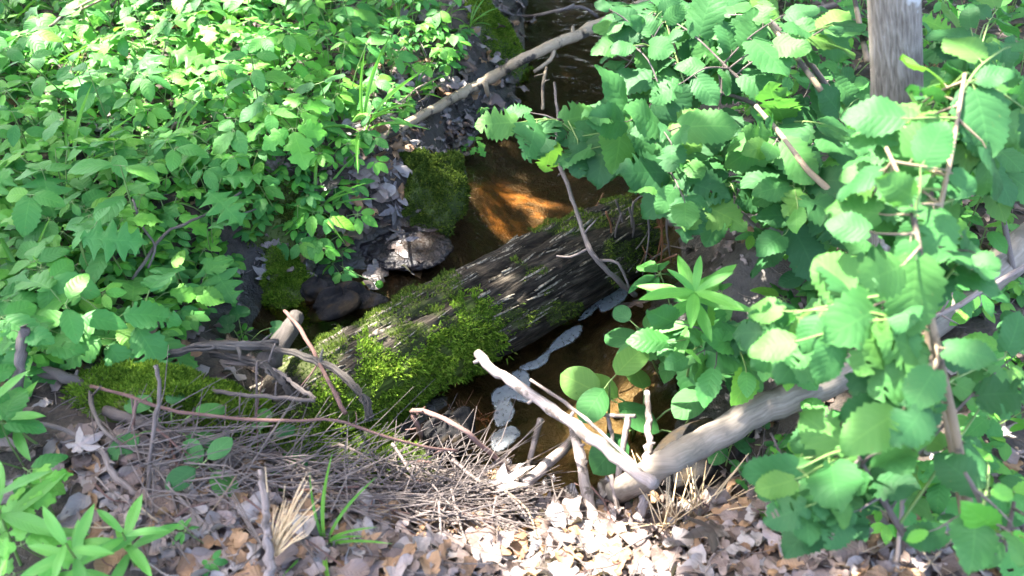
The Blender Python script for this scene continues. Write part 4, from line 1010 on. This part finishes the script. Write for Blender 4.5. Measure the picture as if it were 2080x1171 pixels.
# joined ground litter too deep and small to count
def litter(name, pts, mats_, s, tilt):
    for mt in mats_:
        mb = MB()
        for p in pts[mt]:
            g = DG[rnd.randrange(9)]
            a = rnd.uniform(0, 6.283); sc = rnd.uniform(*s)
            r3 = frame(Vector((math.cos(a), math.sin(a), 0)), gnormal(p.x, p.y) + Vector((rnd.gauss(0, tilt), rnd.gauss(0, tilt), 0)))
            mb.add([p + r3 @ (Vector(v) * sc) for v in g[0]], g[1], g[2])
        if mb.V: tag(mb.obj(name, M[mt]), None, None, None, 'stuff')
pp = {'dry': [], 'dryg': [], 'dryo': [], 'wet': []}
def acc_lit(x, y):
    sd_ = SD(x, y)
    if sd_ < .015: return None
    if sd_ < .10: return 'wet'
    return rnd.choice(['dry', 'dry', 'dry', 'dryg', 'dryo'])
for _ in range(3600):
    x, y = rnd.uniform(-2.8, 2.8), 1.0 + 4.6 * rnd.random() ** 1.1
    k = acc_lit(x, y)
    if k: pp[k].append(Vector((x, y, G(x, y) + rnd.uniform(.002, .02))))
for _ in range(1500):
    x, y = rnd_in(NEARL); p = at_h(x, y, rnd.uniform(0, .03)); k = acc_lit(p.x, p.y)
    if k: pp[k].append(p)
for _ in range(260):
    x, y = rnd_in(SLOPE); p = at_h(x, y, rnd.uniform(0, .015)); k = acc_lit(p.x, p.y)
    if k: pp[k].append(p)
bankp = {'dry': [], 'dryg': [], 'dryo': [], 'wet': []}
for _ in range(260):
    x, y = rnd_in([(880, 20), (1065, -10), (1050, 230), (950, 330), (800, 420), (640, 520), (640, 340), (880, 260)]); p = at_h(x, y, rnd.uniform(0, .015)); k = acc_lit(p.x, p.y)
    if k: bankp['dry' if k == 'wet' and rnd.random() < .5 else k].append(p)
litter('leaf_litter', bankp, ('dry', 'dryg', 'dryo', 'wet'), (.06, .10), .16)
litter('leaf_litter', pp, ('dry', 'dryg', 'dryo', 'wet'), (.035, .085), .35)
def jit(s): return Vector((rnd.gauss(0, s), rnd.gauss(0, s), rnd.gauss(0, s)))
# fine twigs and needles on the floor
mb = MB()
for _ in range(2200):
    x, y = rnd.uniform(-2.0, 2.2), 1.0 + 3.5 * rnd.random() ** 1.2
    if SD(x, y) < .02: continue
    a = rnd.uniform(0, 6.28); l = rnd.uniform(.02, .08); z = G(x, y) + rnd.uniform(.004, .035)
    mb.tube([(x, y, z), (x + math.cos(a) * l * .5, y + math.sin(a) * l * .5, z + rnd.uniform(0, .012)), (x + math.cos(a) * l, y + math.sin(a) * l, z + rnd.uniform(-.005, .012))], [.0014, .0012, .0008], 4, 0, False)
for _ in range(560):
    x, y = rnd_in(LOWL if rnd.random() < .28 else PILE); p = at_h(x, y, rnd.uniform(.004, .09))
    a = rnd.gauss(.3, .9); l = rnd.uniform(.08, .30); d = Vector((math.cos(a), math.sin(a), rnd.gauss(0, .15))) * l
    mb.tube([p, p + d * .5 + jit(.008), p + d + jit(.01)], [rnd.uniform(.0012, .0026), .0014, .0007], 4, 0, False)
tag(mb.obj('twig_litter', M['twig']), None, None, None, 'stuff')

# ================================================================== HERBS
class Proto:
    def __init__(s): s.mb = MB(); s.leaves = []
    def leaf(s, kind, p, d, n, size):
        ms = LF[kind]; s.leaves.append((ms[rnd.randrange(len(ms))], mat4(Vector(p), frame(d, n), size)))
    def done(s): s.mesh = mesh('stem', s.mb.V, s.mb.F, M['stem'], s.mb.U); return s
def rotz(a): return Vector((math.cos(a), math.sin(a), 0))
UPZ = Vector((0, 0, 1))
def jit(s): return Vector((rnd.gauss(0, s), rnd.gauss(0, s), rnd.gauss(0, s)))
def compound(pr, base, tip, kind, angs, sizes, L_, droop):
    base, tip = Vector(base), Vector(tip)
    pr.mb.tube([base, (base + tip) / 2 + Vector((0, 0, .02)), tip], [.0024, .0019, .0014], 5, 0, False, 2)
    out = (tip - base); out.z = 0
    if out.length < .01: out = rotz(rnd.uniform(0, 6.28))
    a0 = math.atan2(out.y, out.x)
    nrm = UPZ + out.normalized() * .25 + jit(.15)
    for a, sz in zip(angs, sizes):
        d = rotz(a0 + a + rnd.gauss(0, .1)) + Vector((0, 0, -droop + rnd.gauss(0, .1)))
        pt = tip + d.normalized() * .012
        pr.mb.tube([tip, pt], [.0014, .0011], 4, 0, False)
        pr.leaf(kind, pt, d, nrm + jit(.12), L_ * sz * rnd.uniform(.88, 1.12))
def p_five(kind='oval', L_=.085, h=(.10, .22), nl=3):
    pr = Proto(); a0 = rnd.uniform(0, 6.28)
    for k in range(nl):
        a = a0 + k * 6.283 / nl + rnd.gauss(0, .3); r_ = rnd.uniform(.03, .10)
        compound(pr, (0, 0, -.02), rotz(a) * r_ + Vector((0, 0, rnd.uniform(*h))), kind, (-1.9, -.95, 0, .95, 1.9), (.72, .92, 1.05, .92, .72), L_ * rnd.uniform(.8, 1.1), .22)
    return pr.done()
def p_three(kind='broad', L_=.085, h=(.08, .2), nl=3):
    pr = Proto(); a0 = rnd.uniform(0, 6.28)
    for k in range(nl):
        a = a0 + k * 6.283 / nl + rnd.gauss(0, .3); r_ = rnd.uniform(.03, .11)
        compound(pr, (0, 0, -.02), rotz(a) * r_ + Vector((0, 0, rnd.uniform(*h))), kind, (-1.35, 0, 1.35), (.85, 1.1, .85), L_ * rnd.uniform(.85, 1.1), .18)
    return pr.done()
def p_opp(kind='oval', L_=.10, H=.24, pairs=3):
    pr = Proto(); lean = jit(.12); top = Vector((lean.x * H, lean.y * H, H)); pr.mb.tube([(0, 0, -.02), top * .5, top], [.0028, .0024, .0016], 5, 0, False, 2); a0 = rnd.uniform(0, 6.28)
    for k in range(pairs):
        t = .5 + .5 * (k + 1) / pairs; p = top * t
        for s in (0, math.pi):
            d = rotz(a0 + k * 1.57 + s + rnd.gauss(0, .15)) + Vector((0, 0, -.05 + .15 * (k == pairs - 1) + rnd.gauss(0, .1)))
            q = p + d * .015; pr.mb.tube([p, q], [.0014, .0011], 4, 0, False)
            pr.leaf(kind, q, d, UPZ + jit(.2), L_ * (1 - .12 * k) * rnd.uniform(.85, 1.1))
    return pr.done()
def p_lance(L_=.13, H=.26, nl=12, kind='lance', elev=.3):
    pr = Proto(); lean = jit(.15); top = Vector((lean.x * H, lean.y * H, H)); pr.mb.tube([(0, 0, -.02), top * .5, top], [.0035, .003, .002], 6, 0, False, 2)
    for k in range(nl):
        t = .35 + .65 * k / (nl - 1); a = k * 2.4
        d = rotz(a) + Vector((0, 0, elev * (t - .2) * 1.6)); pr.leaf(kind, top * t, d, UPZ + rotz(a) * -.2 + jit(.1), L_ * (1.05 - .45 * max(0, t - .75) * 3) * rnd.uniform(.85, 1.1))
    return pr.done()
def p_basal(kind, L_, nl, h=(.05, .14), rr=(.04, .11)):
    pr = Proto(); a0 = rnd.uniform(0, 6.28)
    for k in range(nl):
        a = a0 + k * 2.4 + rnd.gauss(0, .2); tip = rotz(a) * rnd.uniform(*rr) + Vector((0, 0, rnd.uniform(*h)))
        pr.mb.tube([(0, 0, -.02), tip * .55 + Vector((0, 0, .02)), tip], [.002, .0018, .0014], 5, 0, False, 2)
        d = rotz(a + rnd.gauss(0, .3)) + Vector((0, 0, -.15)); pr.leaf(kind, tip, d, UPZ + jit(.2), L_ * rnd.uniform(.75, 1.15))
    return pr.done()
def p_whorl():
    H = at_d(1440, 500, 2.12); H = H.z - G(H.x, H.y)
    pr = Proto(); pr.mb.tube([(0, 0, -.02), (.01, 0, H * .5), (0, 0, H)], [.004, .0035, .002], 6, 0, False, 3)
    for k in range(17):
        t = 1 - .055 * (k // 6) - (k > 13) * .12; a = k * 1.047 + .4 * (k // 6)
        d = rotz(a) + UPZ * (.55 - .3 * (k // 6)); pr.leaf('lance', (0, 0, H * t), d, UPZ - rotz(a) * .3 + jit(.06), (.09 if k < 3 else .135) * rnd.uniform(.9, 1.1))
    return pr.done()
def p_grass(nl=9, L_=.22):
    pr = Proto()
    for k in range(nl):
        a = rnd.uniform(0, 6.28); d = rotz(a) * rnd.uniform(.2, .8) + UPZ; pr.leaf('blade', rotz(a) * .008, d, rotz(a) * -1 + UPZ * .6, L_ * rnd.uniform(.6, 1.2))
    pr.mb.tube([(0, 0, -.01), (0, 0, .01)], [.003, .002], 5); return pr.done()
SPEC = {}
SPEC['five_leaflet_seedling'] = ([p_five(nl=k) for k in (2, 3, 3, 4, 2)], 'five-leaflet green seedling', 'seedling')
SPEC['three_leaflet_plant'] = ([p_three(nl=k) for k in (2, 3, 3, 4, 3)], 'three-leaflet toothed plant', 'plant')
SPEC['oval_leaved_plant'] = ([p_opp(L_=rnd.uniform(.085, .11), H=rnd.uniform(.16, .28), pairs=rnd.choice((2, 3, 3))) for _ in range(6)], 'paired oval-leaved plant', 'plant')
SPEC['fresh_seedling'] = ([p_five('ovalf', .065, (.06, .16), 3) for _ in range(3)] + [p_three('ovalf', .07, (.06, .14), 3) for _ in range(2)], 'fresh light green seedling', 'seedling')
SPEC['cut_leaved_plant'] = ([p_basal('cut', .10, 5, (.05, .12)) for _ in range(2)] + [p_three('cut', .09) for _ in range(2)], 'cut-leaved green plant', 'plant')
SPEC['feather_leaved_plant'] = ([p_basal('cutd', .14, 5, (.10, .2)) for _ in range(2)], 'feathery-leaved plant', 'plant')
SPEC['grass_tuft'] = ([p_grass(8), p_grass(10)], 'arching green grass tuft', 'grass tuft')
SPEC['heart_leaved_plant'] = ([p_basal('roundv', .065, 4, (.05, .10)), p_basal('roundv', .06, 3, (.04, .09))], 'low heart-leaved plant', 'plant')
SPEC['lance_leaved_plant'] = ([p_lance(rnd.uniform(.11, .15), rnd.uniform(.18, .28), k) for k in (9, 11, 12)], 'lance-leaved plant', 'plant')
SPEC['broad_leaved_plant'] = ([p_basal('big', .14, k, (.08, .2), (.05, .12)) for k in (5, 6, 7)] + [p_opp('big', .13, .26, 3)], 'ragged broad-leaved plant', 'plant')
SPEC['smooth_leaved_plant'] = ([p_basal('ovate', .08, 5, (.04, .10), (.03, .09)), p_opp('ovate', .08, .16, 2), p_opp('ovate', .075, .2, 3)], 'smooth oval-leaved plant', 'plant')
def herb(sp, p, sc=1.0, rz=None, label=None, k=None, tilt=.12, group=None):
    protos, phrase, cat = SPEC[sp]
    pr = protos[rnd.randrange(len(protos)) if k is None else k]
    o = empty(sp, p); o.rotation_euler = (Matrix.Rotation(.20 + rnd.gauss(0, tilt), 3, 'X') @ Matrix.Rotation(rnd.gauss(0, tilt), 3, 'Y') @ Matrix.Rotation(rnd.uniform(0, 6.28) if rz is None else rz, 3, 'Z')).to_euler(); o.scale = (sc, sc, sc)
    ob('stem', pr.mesh, o)
    for me, mt in pr.leaves: l_ = ob('leaf', me, o); l_.matrix_local = mt
    if label: tag(o, label, cat, group)
    else:
        sz = 'tall' if sc > 1.25 else 'small' if sc < .85 else 'middling'
        auto(o, f'{sz} {phrase}', cat, group or (phrase + 's among the ground plants'), Vector(p) + Vector((0, 0, .12)))
    return o
BANK = [(-120, -40), (690, -40), (720, 60), (680, 140), (730, 230), (770, 280), (700, 300), (650, 380), (655, 450), (560, 470), (500, 480), (470, 560), (430, 640), (300, 700), (150, 720), (-120, 740)]
def poisson(poly, n, dmin, tries=40):
    out = []
    for _ in range(n * tries):
        x, y = rnd_in(poly); p = at_h(x, y, 0)
        # sample evenly on the ground rather than in the picture
        if rnd.random() > min(1, (proj(p)[2] / 4.6) ** 2 * 1.2): continue
        if all((p.x - q.x) ** 2 + (p.y - q.y) ** 2 > dmin * dmin for q in out): out.append(p)
        if len(out) >= n: break
    return out
MIX = ['five_leaflet_seedling'] * 5 + ['three_leaflet_plant'] * 5 + ['oval_leaved_plant'] * 4 + ['fresh_seedling'] * 5 + ['cut_leaved_plant'] * 4 + ['feather_leaved_plant', 'grass_tuft', 'smooth_leaved_plant']
for p in poisson(BANK, 285, .095):
    herb(rnd.choice(MIX), p, rnd.uniform(.75, 1.3))
FRONTL = [(-60, 560), (60, 560), (60, 760), (130, 900), (110, 1180), (-60, 1180)]
for p in poisson(FRONTL, 11, .12): herb(rnd.choice(['cut_leaved_plant', 'three_leaflet_plant', 'fresh_seedling']), p, rnd.uniform(.6, .95))
SLOPEH = [(700, 40), (860, 20), (960, 60), (930, 170), (780, 250), (700, 180)]
for p in poisson(SLOPEH, 36, .09): herb(rnd.choice(['fresh_seedling', 'three_leaflet_plant', 'grass_tuft', 'five_leaflet_seedling', 'oval_leaved_plant']), p, rnd.uniform(.55, .9))
for p in poisson([(640, 360), (780, 290), (790, 340), (730, 420), (690, 500), (590, 540), (560, 480)], 16, .08): herb(rnd.choice(['fresh_seedling', 'five_leaflet_seedling', 'three_leaflet_plant']), p, rnd.uniform(.5, .85))
RIGHTG = [(1480, -40), (2140, -40), (2140, 560), (1900, 700), (1700, 640), (1500, 500), (1450, 250), (1560, 120)]
for p in poisson(RIGHTG, 60, .15): herb(rnd.choice(['three_leaflet_plant', 'smooth_leaved_plant', 'feather_leaved_plant', 'oval_leaved_plant', 'five_leaflet_seedling', 'broad_leaved_plant']), p, rnd.uniform(.8, 1.2))
RIGHTH = [(1480, 900), (1880, 860), (2100, 640), (2100, 1060), (1900, 1060), (1700, 1080), (1500, 1010)]
for p in poisson(RIGHTH, 22, .13): herb(rnd.choice(['smooth_leaved_plant', 'three_leaflet_plant', 'heart_leaved_plant', 'cut_leaved_plant']), p, rnd.uniform(.6, .95))
for x, y, sp, sc, k, lb in [
    (285, 715, 'broad_leaved_plant', 1.05, 2, 'big ragged broad-leaved plant with nibbled holes on the lower bank'), (200, 720, 'broad_leaved_plant', .95, 1, 'ragged broad-leaved plant above the grey stub stick'), (400, 640, 'broad_leaved_plant', .9, 0, 'ragged broad-leaved plant overhanging the mossy ledge'), (130, 745, 'broad_leaved_plant', .9, 3, 'droopy broad-leaved plant lowest on the bank'),
    (495, 700, 'heart_leaved_plant', 1.0, 0, 'heart-leaved plant above the arching grey roots'), (700, 570, 'five_leaflet_seedling', .62, 1, 'small five-leaflet seedling beside the wet leaf mat'), (690, 450, 'fresh_seedling', 1.15, 1, 'light green toothed seedling leaning over the boulder bank'), (640, 520, 'fresh_seedling', .95, 0, 'light green seedling hanging over the small moss mound'),
    (550, 705, 'fresh_seedling', .55, 2, 'tiny bright seedling beside the weathered root stub'), (870, 165, 'fresh_seedling', 1.1, 0, 'sunlit pale seedling on the litter slope'), (905, 140, 'fresh_seedling', 1.0, 2, 'sunlit pale seedling next to the mossy hump'), (990, 262, 'five_leaflet_seedling', .5, 4, 'tiny five-leaflet seedling at the brook under the tan branch'), (960, 320, 'cut_leaved_plant', .5, 2, 'small drooping seedling above the mossy boulder'),
    (715, 605, 'fresh_seedling', .4, 3, 'tiny seedling at the waterline above the black stone'), (80, 905, 'lance_leaved_plant', .95, 2, 'lance-leaved plant leaning beside the grey stub stick'), (40, 1150, 'lance_leaved_plant', .95, 1, 'large dark lance-leaved plant in the near corner'), (275, 1150, 'lance_leaved_plant', .85, 0, 'bright lance-leaved plant in the litter by the pine twig'), (190, 1190, 'lance_leaved_plant', .9, 2, 'lance-leaved plant cut by the lower picture edge'),
    (435, 1120, 'five_leaflet_seedling', .42, 0, 'little dark seedling next to the brown pine twig'), (350, 895, 'smooth_leaved_plant', 1.0, 0, 'round-leaved plant in front of the moss mound'), (450, 960, 'smooth_leaved_plant', 1.0, 1, 'bright round-leaved plant behind the pine twig'), (545, 935, 'smooth_leaved_plant', .9, 0, 'shaded round-leaved plant at the twig pile'), (690, 930, 'fresh_seedling', .5, 1, 'small green seedling at the moss foot of the log'),
    (995, 1085, 'fresh_seedling', .35, 3, 'tiny seedling poking through the sunlit litter'), (1325, 600, 'five_leaflet_seedling', .33, 4, 'tiny seedling beside the dead leaf clump at the pool'), (1380, 700, 'five_leaflet_seedling', 1.25, 0, 'large five-leaflet creeper leaning over the pool'), (1345, 770, 'smooth_leaved_plant', 1.5, 2, 'smooth-leaved sprig standing above the pool edge'), (1290, 890, 'smooth_leaved_plant', 1.75, 0, 'smooth round-leaved plant over the cut pale stick'),
    (1235, 900, 'smooth_leaved_plant', 1.8, 1, 'sunlit smooth-leaved plant at the pool above the crossbar'), (1390, 860, 'smooth_leaved_plant', 1.5, 2, 'smooth-leaved plant between the pool and the fallen trunk'), (1470, 960, 'smooth_leaved_plant', .8, 1, 'small oval-leaved plant under the fallen grey trunk'), (660, 1110, 'grass_tuft', .7, 0, 'thin green grass blades beside the pine twig'), (1500, 720, 'five_leaflet_seedling', 1.3, 2, 'large five-leaflet creeper below the whorl plant'), (1430, 760, 'three_leaflet_plant', 1.2, 3, 'three-leaflet plant shading the pool edge'),
    (1960, 1060, 'broad_leaved_plant', .8, 0, 'yellowish broad-leaved plant in the lower corner')]:
    herb(sp, at_h(x, y, 0), sc, None, lb, k)
# the lily-like whorl plant
SPEC['whorl_plant'] = ([p_whorl()], 'whorl', 'plant')
wt = at_d(1440, 500, 2.12); wp = Vector((wt.x, wt.y, G(wt.x, wt.y)))
herb('whorl_plant', wp, 1.0, .3, 'bright lilylike plant with a whorl of pointed leaves', 0, .05)
# a round green bud on a bent stalk
bud = at_z(770, 578, -.16)
br = empty('bud_stalk', bud); tag(br, 'round yellow-green bud nodding on a thin stalk over the water', 'bud')
mb = MB(); mb.tube([at_h(690, 540, .04) - bud, at_z(730, 560, -.10) - bud, Vector((0, 0, 0))], [.0016, .0014, .001], 5, 0, False, 3); mb.obj('stalk', M['stem'], br)
b = bmesh.new(); bmesh.ops.create_icosphere(b, subdivisions=2, radius=.013)
for v in b.verts: v.co *= rnd.uniform(.88, 1.12)
me = bpy.data.meshes.new('bud'); b.to_mesh(me); b.free(); me.materials.append(M['fresh']); ob('bud', me, br)

# understorey too small and dense to count
mbs = {'herb': MB(), 'fresh': MB()}
def under(poly, n, s):
    for _ in range(n):
        x, y = rnd_in(poly); p = at_h(x, y, rnd.uniform(.01, .09)); mk_ = 'fresh' if rnd.random() < .3 else 'herb'
        g = DGREEN[rnd.randrange(len(DGREEN))]; a = rnd.uniform(0, 6.28); sc = rnd.uniform(*s); k = rnd.choice((3, 3, 5))
        for i in range(k):
            r3 = frame(rotz(a + (i - (k - 1) / 2) * 1.15) + Vector((0, 0, -.15)), UPZ + jit(.2))
            mbs[mk_].add([p + r3 @ (Vector(v) * sc) for v in g[0]], g[1], g[2])
DGREEN = [leaf_geo(W=.56, p=.7, q=.9, n=6, serr=.05, fold=.25, droop=.25, wave=.02) for _ in range(5)]
under(BANK, 1500, (.03, .055)); under(RIGHTG, 260, (.03, .06)); under(SLOPEH, 90, (.025, .045)); under(RIGHTH, 90, (.025, .045))
FARB = [(-900, -60), (2900, -60), (2900, -220), (-900, -220)]
under(FARB, 700, (.07, .12))
tag(mbs['herb'].obj('undergrowth', M['herb']), None, None, None, 'stuff'); tag(mbs['fresh'].obj('undergrowth', M['fresh']), None, None, None, 'stuff')

# ================================================================== SHRUBS
def shrub(name, label, stems, targets, leafkinds, L_, mat='twig', cat='shrub', spacing=.055, wob=.35, seedk=0):
    """stems: lists of (px, py, distance along the view axis, radius m); targets: (polygon, near, far, how many side twigs)"""
    S = []
    for st in stems: S.append([(at_d(a, b, c), r) for a, b, c, r in st])
    base = Vector(S[0][0][0]); root = empty(name, base); tag(root, label, cat, 'broad-leaved shrubs')
    nodes = []
    for st in S:
        Q, q = spline([p for p, r in st], [r for p, r in st], 6)
        mb = MB(); mb.tube([p - base for p in Q], q, 8, .08); mb.obj('branch', M[mat], root)
        nodes += [p for p in Q[len(Q) // 5:]]
    n = 0
    for poly, d0, d1, cnt_ in targets:
        for _ in range(cnt_):
            x, y = rnd_in(poly)
            for _t in range(20):
                T_ = at_d(x, y, rnd.uniform(d0, d1))
                if T_.z > G(T_.x, T_.y) + .04: break
            else: continue
            B_ = min(nodes, key=lambda q: (q - T_).length + .35 * max(0, q.z - T_.z) + rnd.uniform(0, .06))
            d = T_ - B_; L0 = d.length
            if L0 < .05: T_ = B_ + (d.normalized() if L0 > 1e-4 else Vector((1, 0, .3))) * .08; d = T_ - B_; L0 = d.length
            mid = B_ + d * .5 + Vector((0, 0, .06 * L0)) + jit(.03 * L0)
            Q, q = spline([B_, mid, T_], [.0032, .0024, .0013], 5)
            tw = MB(); tw.tube([p - base for p in Q], q, 5, .05, False)
            k = max(2, min(6, int(min(L0, .30) / spacing))); a = 1
            for i in range(k + 1):
                t = 1 - i * spacing / L0 * rnd.uniform(.85, 1.1)
                if t < .12: break
                f = t * (len(Q) - 1); j = min(int(f), len(Q) - 2); p = Q[j].lerp(Q[j + 1], f - j); td = (Q[j + 1] - Q[j]).normalized()
                nrm = (Vector((0, -.42, .85)) + jit(wob)).normalized()
                sd_ = td.cross(nrm).normalized() * a; a = -a
                dd = (td * (.9 if i == 0 else .45) + sd_ * (.25 if i == 0 else .9) + Vector((0, 0, -.18)) + jit(.12)).normalized()
                q0 = p + dd * .014
                tw.tube([p - base, q0 - base], [.0013, .001], 4, 0, False)
                ks = LF[rnd.choice(leafkinds)]
                lf = ob('leaf', ks[rnd.randrange(len(ks))], root)
                lf.matrix_local = mat4(q0 - base, frame(dd, nrm), L_ * rnd.uniform(.5, 1.2) * (.8 if i == 0 else 1))
                n += 1
            tw.obj('twig', M['stem'] if rnd.random() < .4 else M[mat], root)
    return root
HZ = ['hazel', 'hazel', 'hazeln']
shrub('broad_leaved_shrub', 'broad-leaved shrub spreading over the brook behind the whorl plant',
      [[(1690, 640, 2.55, .010), (1640, 380, 2.35, .008), (1560, 230, 2.3, .006), (1470, 130, 2.3, .004)], [(1700, 400, 2.5, .008), (1560, 230, 2.45, .007), (1420, 190, 2.4, .004), (1300, 260, 2.35, .003)], [(1600, 520, 2.5, .008), (1450, 390, 2.4, .006), (1300, 300, 2.35, .004)], [(1690, 190, 2.45, .009), (1630, 110, 2.4, .008), (1560, 40, 2.4, .006)]],
      [([(1190, 200), (1330, 160), (1480, 170), (1480, 330), (1380, 400), (1220, 380), (1180, 290)], 2.15, 2.5, 16), ([(1330, 250), (1700, 200), (1720, 420), (1560, 500), (1380, 440)], 2.0, 2.5, 26), ([(1480, 20), (1740, 30), (1740, 240), (1520, 220)], 2.2, 2.6, 16), ([(1240, 20), (1350, 10), (1370, 130), (1250, 130)], 2.4, 2.6, 8), ([(1350, 20), (1520, 20), (1500, 130), (1370, 140)], 2.4, 2.7, 7), ([(1560, 380), (1720, 380), (1680, 520), (1600, 500)], 2.1, 2.4, 6)], HZ, .125)
shrub('overhanging_sprig', 'leafy sprig with nibbled leaves reaching over the orange sand', [[(1260, 275, 2.45, .004), (1190, 240, 2.4, .003), (1120, 245, 2.35, .002)]], [([(1050, 225), (1100, 225), (1110, 285), (1060, 290)], 2.3, 2.36, 3), ([(1110, 235), (1185, 235), (1190, 290), (1120, 290)], 2.3, 2.42, 3)], ['hazeln'], .125)
shrub('pale_sprig', 'sunlit near-white sprig of rounded leaves over the long tan branch', [[(1460, 190, 2.45, .004), (1380, 130, 2.42, .003), (1320, 95, 2.4, .002), (1290, 60, 2.4, .0015)]], [([(1245, 25), (1330, 25), (1335, 75), (1250, 80)], 2.36, 2.42, 4), ([(1250, 80), (1330, 80), (1340, 140), (1270, 140)], 2.36, 2.42, 3)], ['hazel'], .085)
shrub('tall_shrub', 'tall near shrub with twin brown stems and large serrated leaves',
      [[(1975, 1085, 1.50, .009), (1945, 900, 1.42, .008), (1905, 720, 1.36, .008), (1880, 590, 1.33, .006), (1850, 420, 1.35, .004), (1800, 300, 1.4, .003)], [(1960, 1060, 1.55, .008), (1925, 860, 1.48, .007), (1885, 680, 1.45, .006), (1900, 480, 1.42, .005), (1935, 300, 1.45, .004), (1960, 150, 1.5, .003)]],
      [([(1730, 270), (1850, 210), (1900, 250), (1880, 420), (1740, 400)], 1.35, 1.75, 17), ([(1740, 440), (1900, 380), (1990, 520), (1900, 540), (1740, 580)], 1.3, 1.65, 15), ([(1900, 100), (2080, 90), (2090, 400), (1920, 400)], 1.45, 1.85, 12), ([(1600, 620), (1780, 590), (1800, 700), (1640, 700), (1600, 680)], 1.35, 1.65, 11), ([(1800, 740), (1900, 700), (1930, 820), (1820, 860)], 1.25, 1.55, 6)], HZ, .105, 'tan')
shrub('low_shrub', 'low broad-leaved shrub between the fallen trunk and the corner litter',
      [[(1850, 1110, 1.45, .006), (1760, 960, 1.42, .005), (1730, 900, 1.42, .003)], [(1770, 1080, 1.5, .005), (1650, 960, 1.5, .004), (1560, 930, 1.5, .003)]],
      [([(1560, 930), (1720, 900), (1840, 880), (1840, 1010), (1700, 1020), (1580, 980)], 1.35, 1.5, 13), ([(1620, 980), (1800, 960), (1780, 1080), (1640, 1080)], 1.35, 1.48, 10), ([(2000, 690), (2080, 690), (2080, 780), (2010, 800)], 1.5, 1.7, 3)], HZ, .095)
shrub('corner_shrub', 'yellow-tinged shrub sprig in the lower corner beside the twin stems', [[(2020, 1130, 1.42, .005), (1990, 1020, 1.36, .004), (1960, 960, 1.36, .003)], [(2040, 1120, 1.42, .005), (2060, 1020, 1.4, .003)]],
      [([(1880, 960), (2010, 960), (2010, 1080), (1900, 1080)], 1.3, 1.42, 4), ([(2020, 960), (2090, 960), (2090, 1090), (2030, 1090)], 1.32, 1.42, 4)], ['ovalf', 'hazel'], .085)
shrub('edge_shrub', 'broad-leaved shrub at the picture edge behind the upright trunk', [[(2060, 560, 2.3, .008), (2020, 350, 2.2, .006), (1980, 150, 2.2, .004)]],
      [([(1880, 0), (2080, 0), (2080, 250), (1900, 200)], 2.1, 2.6, 10), ([(1900, 300), (2080, 280), (2080, 400), (1980, 430)], 1.9, 2.3, 6)], HZ, .12)
shrub('pool_shrub', 'leafy shrub arm hanging low over the dark pool bank', [[(1640, 760, 2.2, .006), (1560, 690, 2.15, .005), (1440, 690, 2.15, .003)]],
      [([(1330, 640), (1400, 640), (1480, 700), (1480, 790), (1400, 760)], 2.0, 2.2, 7), ([(1480, 690), (1640, 660), (1660, 740), (1500, 760)], 1.9, 2.1, 8)], ['hazel', 'broad'], .11)
# hero stems that cross the shrubs
for pts, lb in (([(1732, -20, 2.3), (1748, 60, 2.25), (1762, 125, 2.2)], 'thin brown shrub stem in front of the upright trunk'), ([(1560, 45, 2.28), (1620, 120, 2.22), (1668, 185, 2.2)], 'brown shrub stem slanting down through the upper leaves'), ([(1535, 215, 2.2), (1590, 280, 2.15), (1640, 345, 2.1), (1690, 392, 2.1)], 'brown shrub stem slanting through the middle leaves')):
    W = [at_d(*p) for p in pts]; c = W[1]; o = empty('shrub_stem', c); tag(o, lb, 'stem', 'bare stems crossing the shrubs')
    mb = MB(); mb.tube([p - c for p in W], [.006 + .001 * i for i in range(len(W))], 8, .08, True, 4); mb.obj('shaft', M['tan'], o)
flush_labels()
print('objects', len(bpy.data.objects), 'tris', sum(len(m.polygons) for m in bpy.data.meshes))
